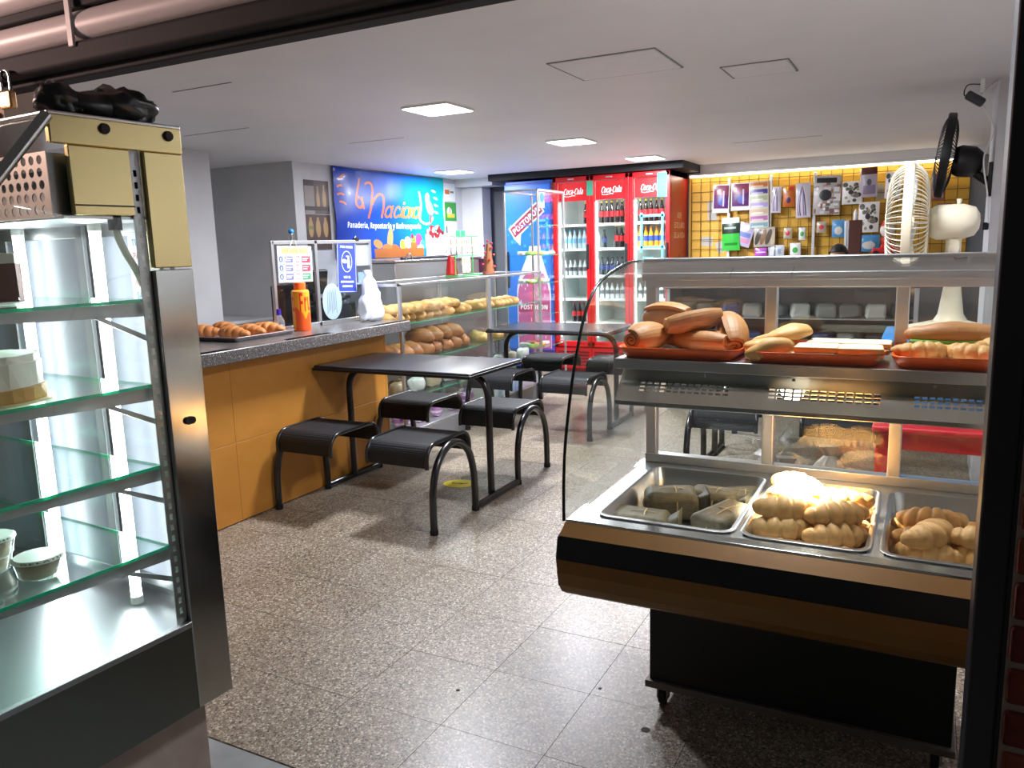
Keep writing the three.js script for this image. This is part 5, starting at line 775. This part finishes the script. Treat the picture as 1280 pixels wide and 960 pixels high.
  const list = [[-1.97, 1.84, 0.17, 0.29, 'purple', 'purple party bag with a white border'], [-1.77, 1.85, 0.19, 0.28, 'purple', 'purple party bag beside the aluminium upright'], [-1.58, 1.76, 0.19, 0.47, 'strip', 'long card strip of hair bands'], [-1.41, 1.8, 0.09, 0.26, 'straps', 'narrow pack of pale lilac straps'], [-1.29, 1.83, 0.11, 0.21, 'orangeCard', 'orange card with yellow letters'], [-1.15, 1.78, 0.14, 0.34, 'straps', 'wide pack of purple straps'], [-0.93, 1.82, 0.25, 0.38, 'party', 'large silvery party bag with a black header'], [-0.7, 1.83, 0.18, 0.22, 'balloon', 'white pack of dark balloons beside the silvery bag'], [-0.55, 1.92, 0.14, 0.28, 'tall', 'tall pack with a dark red top'], [-0.34, 1.88, 0.14, 0.25, 'balloon', 'white balloon pack beside the ivory fan'], [-0.54, 1.59, 0.18, 0.29, 'balloon', 'white balloon pack under the dark red topped pack'], [-1.86, 1.47, 0.18, 0.34, 'green', 'bright green pack with a black header'], [-1.72, 1.46, 0.16, 0.24, 'baby', 'lilac and pink pack hung askew beside the green pack'], [-1.52, 1.43, 0.21, 0.2, 'mask', 'bundle of brown masks under the card strip'], [-1.55, 1.27, 0.12, 0.1, 'violet', 'small bright purple pack under the brown masks'], [-1.29, 1.46, 0.08, 0.11, 'redDot', 'small pack with a red dot under the orange card'], [-1.15, 1.45, 0.07, 0.13, 'greenDot', 'small dark edged pack with a green dot'], [-1.21, 1.29, 0.11, 0.15, 'greenDot', 'larger white pack with a green dot'], [-0.97, 1.51, 0.09, 0.11, 'redDot', 'small pack with a red dot beside the grey upright'], [-0.81, 1.49, 0.12, 0.17, 'sky', 'light blue card under the silvery party bag'], [-0.72, 1.43, 0.07, 0.27, 'silver', 'narrow silver pack beside the light blue card'], [-1.39, 1.28, 0.14, 0.13, 'silver', 'blue and white pack below the strap packs'], [-0.53, 1.34, 0.19, 0.16, 'sky', 'lilac blue pack under the lower balloon pack'], [0.04, 1.84, 0.11, 0.25, 'maroon', 'maroon and purple pack behind the ivory fan'], [0.1, 1.56, 0.12, 0.26, 'maroon', 'maroon pack below another behind the ivory fan']];
  list.forEach(([x, yy, w, h, k, lab], i) => {
    const g = new THREE.BoxGeometry(1, 1, 1, 6, 8, 2), p = g.attributes.position;
    for (let q = 0; q < p.count; q++) { const a = p.getX(q), b = p.getY(q), e = (1 - Math.pow(Math.abs(a) * 2, 2.4)) * (1 - Math.pow(Math.abs(b) * 2, 3)); p.setXYZ(q, a * w, b * h, p.getZ(q) * (0.008 + 0.03 * e) + 0.003 * noise.noise(a * 6 + i, b * 6, 1)); }
    g.computeVertexNormals();
    const o = thing('hanging_pack', lab + ' on the yellow wire grid', 'hanging pack', [x, yy, -8.585 + (i % 3) * 0.008], 0, 'packs on the yellow wire grid');
    part('pack', g, mats[k], o, undefined, [0, 0, i === 12 ? -0.3 : (i % 3 - 1) * 0.03]);
    part('peg_hook', bar([0, h / 2 - 0.012, 0.012], [0, h / 2 + 0.004, -0.048], 0.003, 6), M.chrome, o);
  });
}
// shelf board under the grid with toy, brown box
{
  const t = placed('wall_shelf', 'long grey shelf with cupboard doors below the yellow wire grid', 'shelf', [-1.0, 0, -8.3]);
  part('carcass', bx(-2.3, 0.25, 0.02, 1.2, -8.58, -8.12), paint('#4a4644', 0.7), t); part('top_board', rbx(-2.32, 0.27, 1.2, 1.225, -8.6, -8.08, 0.004), paint('#7d7872', 0.6), t);
  for (let i = 0; i < 5; i++) { const d = part('door', rbx(-2.29 + i * 0.51, -1.79 + i * 0.51, 0.06, 1.18, -8.12, -8.102, 0.004), paint('#56524f', 0.6), t); sub('knob', new THREE.SphereGeometry(0.014, 12, 8).translate(-1.84 + i * 0.51, 0.75, -8.092), M.chrome, d); }
  const toy = thing('toy_car', 'red toy car carrying a white faced doll with a red cap', 'toy', [-0.355, 1.226, -8.2]);
  part('body', [rb(0.25, 0.05, 0.1, 0.02, 0, 0.045, 0), rb(0.12, 0.05, 0.09, 0.02, 0.01, 0.08, 0)], paint('#c8201e', 0.35), toy); for (const x of [-0.085, 0.085]) part('wheel', new THREE.CylinderGeometry(0.024, 0.024, 0.11, 16).rotateX(PI / 2).translate(x, 0.024, 0), M.blackMatt, toy);
  const d = part('doll', [loft([ring(0.03, 0.03, 0.09, 16), ring(0.05, 0.045, 0.15, 16), ring(0.03, 0.03, 0.18, 16)])], paint('#c8201e', 0.45), toy); sub('face', new THREE.SphereGeometry(0.062, 20, 14).scale(1, 1.05, 0.9).translate(0, 0.232, 0), paint('#e8ddd6', 0.5), d); sub('cap', [new THREE.SphereGeometry(0.052, 18, 10, 0, 2 * PI, 0, PI / 2).translate(0, 0.275, 0), cyl(0.056, 0.056, 0.012, 0, 0.272, 0, 20)], paint('#cc2420', 0.5), d); sub('eyes', [new THREE.SphereGeometry(0.007, 8, 6).translate(-0.02, 0.245, 0.053), new THREE.SphereGeometry(0.007, 8, 6).translate(0.02, 0.245, 0.053), rb(0.026, 0.006, 0.006, 0.002, 0, 0.212, 0.053)], M.blackMatt, d);
  const bb = placed('brown_box', 'tall dark brown carton with a white candle standing behind it', 'box', [-0.63, 1.226, -8.25]); part('carton', rbx(-0.685, -0.575, 1.226, 1.56, -8.3, -8.2, 0.004), paint('#4c2416', 0.6), bb); part('candle', lathe([[0, 0], [0.02, 0], [0.018, 0.07], [0.004, 0.1], [0, 0.11]], 14).translate(-0.635, 1.56, -8.25), M.white, bb);
}
// kiosk counter, its goods, the seated vendor
{
  const t = placed('kiosk_counter', 'dark glass fronted kiosk counter stacked with wrapped goods', 'counter', [-1.0, 0, -6.75]);
  part('carcass', bx(-1.95, -0.05, 0, 0.55, -6.95, -6.55), paint('#2c2e30', 0.6), t); part('back_panel', bx(-1.95, -0.05, 0.55, 1.02, -6.95, -6.93), paint('#34373a', 0.6), t); part('top', rbx(-1.97, -0.03, 1.02, 1.045, -6.97, -6.53, 0.004), paint('#5a5d60', 0.35), t);
  for (const x of [-1.95, -0.08]) part('end_panel', bx(x, x + 0.03, 0.55, 1.02, -6.93, -6.55), M.alu, t); part('front_glass', bx(-1.92, -0.08, 0.56, 1.015, -6.56, -6.556), M.glass, t); part('shelf', bx(-1.92, -0.08, 0.775, 0.782, -6.92, -6.57), M.alu, t);
  const R = rng(66), g = [0, 1, 2].map((k) => warp(rb(0.15, 0.11, 0.16, 0.03, 0, 0.055, 0, 4), 0.016, 22, k * 5)), ms = ['#6c6a68', '#3c3a3a', '#9a9590', '#d6d2ca', '#2c4a7c'].map((c) => P({ color: c, roughness: 0.28, clearcoat: 0.7 }));
  for (let i = 0; i < 20; i++) solo('wrapped_goods', g[i % 3], ms[(i * 3 + (i >> 2)) % 5], ['grey', 'black', 'light grey', 'off-white', 'navy blue'][(i * 3 + (i >> 2)) % 5] + ' shrink wrapped package on the ' + (i < 10 ? 'bottom' : 'upper shelf') + ' of the dark kiosk counter', 'package', [-1.82 + (i % 10) * 0.185, i < 10 ? 0.551 : 0.783, -6.72], [0, (R() - 0.5) * 0.6, 0], 'wrapped goods in the kiosk counter');
  const lf = [0, 1].map((k) => bun(0.26, 0.14, 0.1, 130 + k, 0.012)); for (let i = 0; i < 4; i++) solo('bagged_loaf', lf[i % 2], P({ color: ['#b99878', '#a88a70'][i % 2], roughness: 0.25, clearcoat: 1, clearcoatRoughness: 0.15 }), 'loaf in a clear bag on top of the dark kiosk counter', 'loaf', [-1.05 + i * 0.25, 1.046, -6.74], [0, 0.2, 0], 'bagged loaves on the kiosk counter');
}
{
  // body field: tapered bones joined smoothly; seated behind the kiosk counter
  const J = { hip: [0, 0.55, 0], waist: [0, 0.72, 0], chest: [0, 0.92, 0.01], neck: [0, 1.07, 0.02], shL: [-0.17, 1.0, 0], shR: [0.17, 1.0, 0], elL: [-0.23, 0.76, 0.06], elR: [0.23, 0.76, 0.06], haL: [-0.14, 0.68, 0.26], haR: [0.14, 0.68, 0.26], knL: [-0.11, 0.52, 0.36], knR: [0.11, 0.52, 0.36], ftL: [-0.12, 0.08, 0.36], ftR: [0.12, 0.08, 0.36], toL: [-0.12, 0.04, 0.48], toR: [0.12, 0.04, 0.48] };
  const bones = [['hip', 'waist', 0.15, 0.13], ['waist', 'chest', 0.13, 0.15], ['chest', 'neck', 0.13, 0.05], ['shL', 'shR', 0.06, 0.06], ['shL', 'elL', 0.05, 0.04], ['shR', 'elR', 0.05, 0.04], ['elL', 'haL', 0.04, 0.03], ['elR', 'haR', 0.04, 0.03], ['hip', 'knL', 0.1, 0.065], ['hip', 'knR', 0.1, 0.065], ['knL', 'ftL', 0.06, 0.04], ['knR', 'ftR', 0.06, 0.04], ['ftL', 'toL', 0.04, 0.032], ['ftR', 'toR', 0.04, 0.032]].map(([a, b, r, s]) => [new V3(...J[a]), new V3(...J[b]), r, s]);
  for (const sx of [-1, 1]) for (let k = 0; k < 5; k++) { const b = J[sx < 0 ? 'haL' : 'haR'], o = (k - 2) * 0.017; bones.push(k === 0 ? [new V3(b[0], b[1], b[2]), new V3(b[0] - sx * 0.045, b[1], b[2] + 0.04), 0.011, 0.009] : [new V3(b[0] + sx * o, b[1], b[2] + 0.02), new V3(b[0] + sx * o * 1.3, b[1] - 0.012, b[2] + 0.085 + (k === 2 || k === 3 ? 0.012 : 0)), 0.0095, 0.008]); }
  const res = 84, mc = new MarchingCubes(res, new THREE.MeshBasicMaterial(), false, false, 200000), half = 0.64, cen = new V3(0, 0.6, 0.14), q = new V3(), ab = new V3(), ap = new V3();
  for (let z = 0; z < res; z++) for (let y = 0; y < res; y++) for (let x = 0; x < res; x++) {
    q.set((x - res / 2) / (res / 2), (y - res / 2) / (res / 2), (z - res / 2) / (res / 2)).multiplyScalar(half).add(cen); let e = 0;
    for (const [a, b, r, s] of bones) { ab.subVectors(b, a); ap.subVectors(q, a); const u = Math.min(1, Math.max(0, ap.dot(ab) / ab.lengthSq())); const dd = ap.addScaledVector(ab, -u).length() - (r + (s - r) * u); e += Math.exp(-dd * 60); }
    mc.field[z * res * res + y * res + x] = Math.log(Math.max(e, 1e-30)) / 60;
  }
  mc.isolation = 0; mc.update();
  const n = mc.count, g = new THREE.BufferGeometry(); g.setAttribute('position', new THREE.BufferAttribute(mc.positionArray.slice(0, n * 3).map((c, i) => c * half + cen.getComponent(i % 3)), 3)); g.setAttribute('normal', new THREE.BufferAttribute(mc.normalArray.slice(0, n * 3), 3));
  const head = new THREE.SphereGeometry(1, 36, 28), hp = head.attributes.position;
  for (let i = 0; i < hp.count; i++) { let x = hp.getX(i), y = hp.getY(i), z = hp.getZ(i); const jaw = y < 0 ? 1 + y * 0.28 : 1, f = z > 0 ? 1 : 1.08; let zz = z * 0.092 * f; if (z > 0.3) { zz += 0.02 * Math.exp(-(x * x) / 0.012 - Math.pow(y + 0.12, 2) / 0.03); zz -= 0.008 * (Math.exp(-Math.pow(x - 0.36, 2) / 0.02 - Math.pow(y - 0.06, 2) / 0.012) + Math.exp(-Math.pow(x + 0.36, 2) / 0.02 - Math.pow(y - 0.06, 2) / 0.012)); } hp.setXYZ(i, x * 0.074 * jaw, y * 0.112 + 1.222, zz + 0.03); }
  head.computeVertexNormals();
  const ears = [-1, 1].map((s) => new THREE.SphereGeometry(1, 12, 10).scale(0.012, 0.03, 0.02).translate(s * 0.075, 1.215, 0.02));
  const t = thing('person', 'seated person with short black hair, mostly hidden behind the kiosk counter', 'person', [-0.7, 0, -7.55], -0.1);
  part('body', merge([g, head, ...ears]), paint('#b98a70', 0.6), t);
  const shirtP = [ring(0.175, 0.14, 0.56, 24), ring(0.165, 0.145, 0.7, 24, 0, 0.002), ring(0.185, 0.165, 0.88, 24, 0, 0.008), ring(0.2, 0.13, 0.98, 24, 0, 0.008), ring(0.17, 0.11, 1.05, 24, 0, 0.01), ring(0.075, 0.075, 1.09, 24, 0, 0.02)];
  part('shirt', loft(shirtP, [false, false]), S({ color: '#3c4450', roughness: 0.85, side: THREE.DoubleSide }), t);
  part('trousers', [loft([ring(0.19, 0.16, 0.6, 20), ring(0.185, 0.165, 0.5, 20, 0, 0.01), ring(0.12, 0.12, 0.43, 20)]), ...[-1, 1].map((s) => merge([new THREE.CylinderGeometry(0.08, 0.108, 0.36, 16).rotateX(PI / 2).translate(s * 0.09, 0.535, 0.19), new THREE.CylinderGeometry(0.078, 0.055, 0.42, 16).translate(s * 0.115, 0.31, 0.36)]))], paint('#23262e', 0.9), t);
  const hair = new THREE.SphereGeometry(1, 36, 22, 0, 2 * PI, 0, PI * 0.62), q2 = hair.attributes.position; for (let i = 0; i < q2.count; i++) { const y = q2.getY(i), z = q2.getZ(i); const front = z > 0.35 && y < 0.45; q2.setXYZ(i, q2.getX(i) * 0.083, (front ? Math.max(y, 0.45) : y) * 0.124 + 1.226, z * 0.104 + 0.026); } hair.computeVertexNormals();
  part('hair', warp(hair, 0.006, 60, 2), S({ color: '#0b0909', roughness: 0.6, side: THREE.DoubleSide }), t);
  part('eyes', [-1, 1].map((s) => new THREE.SphereGeometry(0.009, 10, 8).translate(s * 0.028, 1.229, 0.107)), paint('#1c1412', 0.3), t); part('mouth', rb(0.036, 0.007, 0.008, 0.003, 0, 1.162, 0.112), paint('#8a4a44', 0.6), t);
  const st = thing('round_stool', 'small round stool under the seated person', 'stool', [-0.7, 0, -7.57]); part('seat', lathe([[0, 0.4], [0.16, 0.4], [0.165, 0.41], [0.16, 0.425], [0, 0.425]], 28), M.black, st); for (let k = 0; k < 4; k++) { const a = k * PI / 2 + 0.78; part('leg', bar([Math.cos(a) * 0.1, 0.4, Math.sin(a) * 0.1], [Math.cos(a) * 0.17, 0, Math.sin(a) * 0.17], 0.012), M.alu, st); }
}
// sacks, red plastic table, blue crate, ivory fan
{
  const R = rng(44), g = [0, 1, 2].map((k) => warp(loft([rrect(0.16, 0.13, 0.05, 0), rrect(0.23, 0.19, 0.08, 0.06), rrect(0.22, 0.18, 0.08, 0.2), rrect(0.12, 0.09, 0.04, 0.28), rrect(0.05, 0.04, 0.02, 0.31), rrect(0.1, 0.06, 0.02, 0.36)]).toNonIndexed(), 0.02, 14, k * 3));
  [[-0.72, -4.22], [-0.4, -4.2], [-0.56, -3.9]].forEach(([x, z], i) => solo('bread_sack', g[i], P({ color: ['#8f8378', '#a29684', '#7f776f'][i], roughness: 0.35, clearcoat: 0.6 }), 'tied brownish grey plastic sack on the floor behind the food warmer', 'sack', [x, 0.001, z], [0, R() * 3, 0], 'sacks behind the food warmer'));
  const t = placed('red_table', 'red plastic table behind the food warmer carrying the blue crate', 'table', [0.08, 0, -3.3]), red = paint('#c8232a', 0.4);
  part('tabletop', rbx(-0.15, 0.34, 0.71, 0.735, -3.55, -3.04, 0.01), red, t); part('apron', [rbx(-0.135, 0.325, 0.65, 0.712, -3.075, -3.06, 0.003), rbx(-0.135, 0.325, 0.65, 0.712, -3.53, -3.515, 0.003), rbx(-0.135, -0.12, 0.65, 0.712, -3.53, -3.06, 0.003), rbx(0.31, 0.325, 0.65, 0.712, -3.53, -3.06, 0.003)], red, t);
  for (const [x, z] of [[-0.11, -3.09], [0.3, -3.09], [-0.11, -3.5], [0.3, -3.5]]) part('leg', loft([rrect(0.04, 0.04, 0.008, 0), rrect(0.055, 0.055, 0.01, 0.65)]), red, t, [x, 0, z]);
  const c = placed('blue_crate', 'blue plastic crate on the red table under the ivory fan', 'crate', [0.08, 0.735, -3.3]);
  part('walls', loft([rrect(0.38, 0.36, 0.02, 0.7355, 4, 0.08, -3.3), rrect(0.41, 0.39, 0.03, 1.03, 4, 0.08, -3.3)]), M.blue, c); part('rim', loft([rrect(0.43, 0.41, 0.03, 1.02, 4, 0.08, -3.3), rrect(0.43, 0.41, 0.03, 1.045, 4, 0.08, -3.3)]), M.blue, c);
  const f = placed('table_fan', 'ivory table fan with a round wire cage standing on the blue crate', 'fan', [0.08, 1.045, -3.3]);
  part('base', lathe([[0, 0], [0.17, 0], [0.178, 0.008], [0.175, 0.018], [0.1, 0.035], [0.045, 0.05], [0, 0.05]], 40).translate(0.08, 1.045, -3.3), M.ivory, f); part('neck', lathe([[0.06, 0.04], [0.042, 0.07], [0.028, 0.17], [0.026, 0.26], [0, 0.26]], 24).translate(0.08, 1.045, -3.3), M.ivory, f);
  part('tilt_joint', [rb(0.05, 0.1, 0.05, 0.016, 0.075, 1.35, -3.3), new THREE.CylinderGeometry(0.018, 0.018, 0.07, 16).rotateX(PI / 2).translate(0.075, 1.35, -3.3)], M.ivory, f);
  part('motor_housing', lathe([[0, -0.005], [0.05, -0.005], [0.062, 0.02], [0.062, 0.1], [0.05, 0.138], [0.026, 0.152], [0, 0.155]], 28).rotateZ(-PI / 2).translate(0.0, 1.445, -3.3), M.ivory, f); part('oscillation_knob', cyl(0.006, 0.009, 0.022, 0.085, 1.503, -3.3, 12), M.ivory, f);
  const cx = -0.075, cy = 1.445, cz = -3.3, rib = (s, r0, d) => { const out = []; for (let i = 0; i < 64; i++) { const a = i / 64 * 2 * PI, P3 = (r, x) => [cx + s * x, cy + Math.sin(a) * r, cz + Math.cos(a) * r]; out.push(tube([P3(0.05, d), P3(0.12, d * 0.98), P3(0.175, d * 0.8), P3(0.205, d * 0.4), P3(0.212, 0.002)], 0.0021, 10, 4)); } for (const [r, x] of [[0.05, d], [0.12, d * 0.98]]) out.push(new THREE.TorusGeometry(r, 0.003, 6, 40).rotateY(PI / 2).translate(cx + s * x, cy, cz)); return out; };
  part('front_grille', rib(-1, 0, 0.07), M.ivory, f); part('rear_grille', rib(1, 0, 0.066), M.ivory, f); part('cage_band', lathe([[0.212, -0.016], [0.217, -0.012], [0.217, 0.012], [0.212, 0.016]], 60).rotateZ(PI / 2).translate(cx, cy, cz), M.ivory, f); part('front_cap', cyl(0.05, 0.045, 0.008, 0, 0, 0, 28).rotateZ(PI / 2).translate(cx - 0.068, cy, cz), M.ivory, f);
  for (let k = 0; k < 3; k++) { const a = k * 2.094, sh = new THREE.Shape(); sh.moveTo(-0.02, 0.03); sh.quadraticCurveTo(-0.09, 0.1, -0.06, 0.17); sh.quadraticCurveTo(0.01, 0.2, 0.05, 0.14); sh.quadraticCurveTo(0.04, 0.07, 0.02, 0.03); part('blade', new THREE.ExtrudeGeometry(sh, { depth: 0.003, bevelEnabled: false }).rotateY(0.35).rotateZ(a).rotateY(PI / 2).translate(cx, cy, cz), P({ color: '#dfe4de', roughness: 0.3, transmission: 0.3, thickness: 0 }), f); }
  part('hub', new THREE.CylinderGeometry(0.03, 0.03, 0.04, 20).rotateZ(PI / 2).translate(cx, cy, cz), M.ivory, f);
}
{ // black wall fan on the white column, loose cables
  const f = placed('wall_fan', 'black wall fan mounted on the white column, seen edge on', 'fan', [0.28, 1.7, -5.15]), m = paint('#0a0a0c', 0.4), cx = 0.05, cy = 1.83, cz = -5.12;
  part('bracket', [rbx(0.26, 0.28, 1.6, 1.78, -5.2, -5.1, 0.004), bar([0.26, 1.68, -5.15], [0.17, 1.75, -5.13], 0.022)], m, f); part('motor_housing', lathe([[0, 0], [0.07, 0], [0.085, 0.03], [0.08, 0.1], [0.05, 0.14], [0, 0.15]], 24).rotateZ(-PI / 2 - 0.12).translate(0.09, 1.8, -5.12), m, f);
  const tilt = (g) => g.translate(-cx, -cy, -cz).rotateZ(-0.12).translate(cx, cy, cz), ribs = (s) => { const o = []; for (let i = 0; i < 56; i++) { const a = i / 56 * 2 * PI, Q = (r, x) => [cx + s * x, cy + Math.sin(a) * r, cz + Math.cos(a) * r]; o.push(tilt(tube([Q(0.04, 0.045), Q(0.14, 0.04), Q(0.2, 0.02), Q(0.222, 0.002)], 0.0022, 8, 4))); } return o; };
  part('front_grille', ribs(-1), m, f); part('rear_grille', ribs(1), m, f); part('cage_band', tilt(lathe([[0.218, -0.022], [0.226, -0.016], [0.226, 0.016], [0.218, 0.022]], 50).rotateZ(PI / 2).translate(cx, cy, cz)), m, f);
  for (let k = 0; k < 4; k++) { const a = k * PI / 2, sh = new THREE.Shape(); sh.moveTo(-0.02, 0.03); sh.quadraticCurveTo(-0.1, 0.12, -0.06, 0.19); sh.quadraticCurveTo(0.03, 0.21, 0.06, 0.15); sh.quadraticCurveTo(0.04, 0.07, 0.02, 0.03); part('blade', tilt(new THREE.ExtrudeGeometry(sh, { depth: 0.004, bevelEnabled: false }).rotateY(0.3).rotateZ(a).rotateY(PI / 2).translate(cx, cy, cz)), m, f); }
  part('hub', tilt(new THREE.CylinderGeometry(0.045, 0.05, 0.05, 20).rotateZ(PI / 2).translate(cx, cy, cz)), m, f);
  const c = thing('loose_cable', 'white cable looping down the column past the black fan', 'cable'); part('cord', tube([[0.27, 2.19, -5.1], [0.2, 2.12, -5.08], [0.24, 2.02, -5.06], [0.272, 1.95, -5.08], [0.23, 1.8, -5.03], [0.26, 1.6, -5.04], [0.272, 1.45, -5.06]], 0.004, 40, 6), M.white, c); part('plug', rb(0.03, 0.04, 0.03, 0.006, 0.262, 1.44, -5.07), M.blackMatt, c);
  const k = placed('junction_box', 'small dark camera and cables hanging from the ceiling by the column', 'camera', [0.2, 2.2, -5.0]); part('mount', bar([0.2, 2.2, -5.0], [0.2, 2.13, -5.0], 0.012), M.white, k); part('body', rb(0.1, 0.045, 0.05, 0.012).rotateZ(-0.6).translate(0.17, 2.1, -5.0), paint('#34353a', 0.4), k); part('cord', tube([[0.2, 2.17, -5.0], [0.13, 2.17, -4.99], [0.12, 2.12, -4.99], [0.17, 2.12, -4.99]], 0.003, 20, 5), M.blackMatt, k);
}
scene.traverse((o) => { if (o.isLight && o.shadow) o.castShadow = true; });
renderer.render(scene, camera);
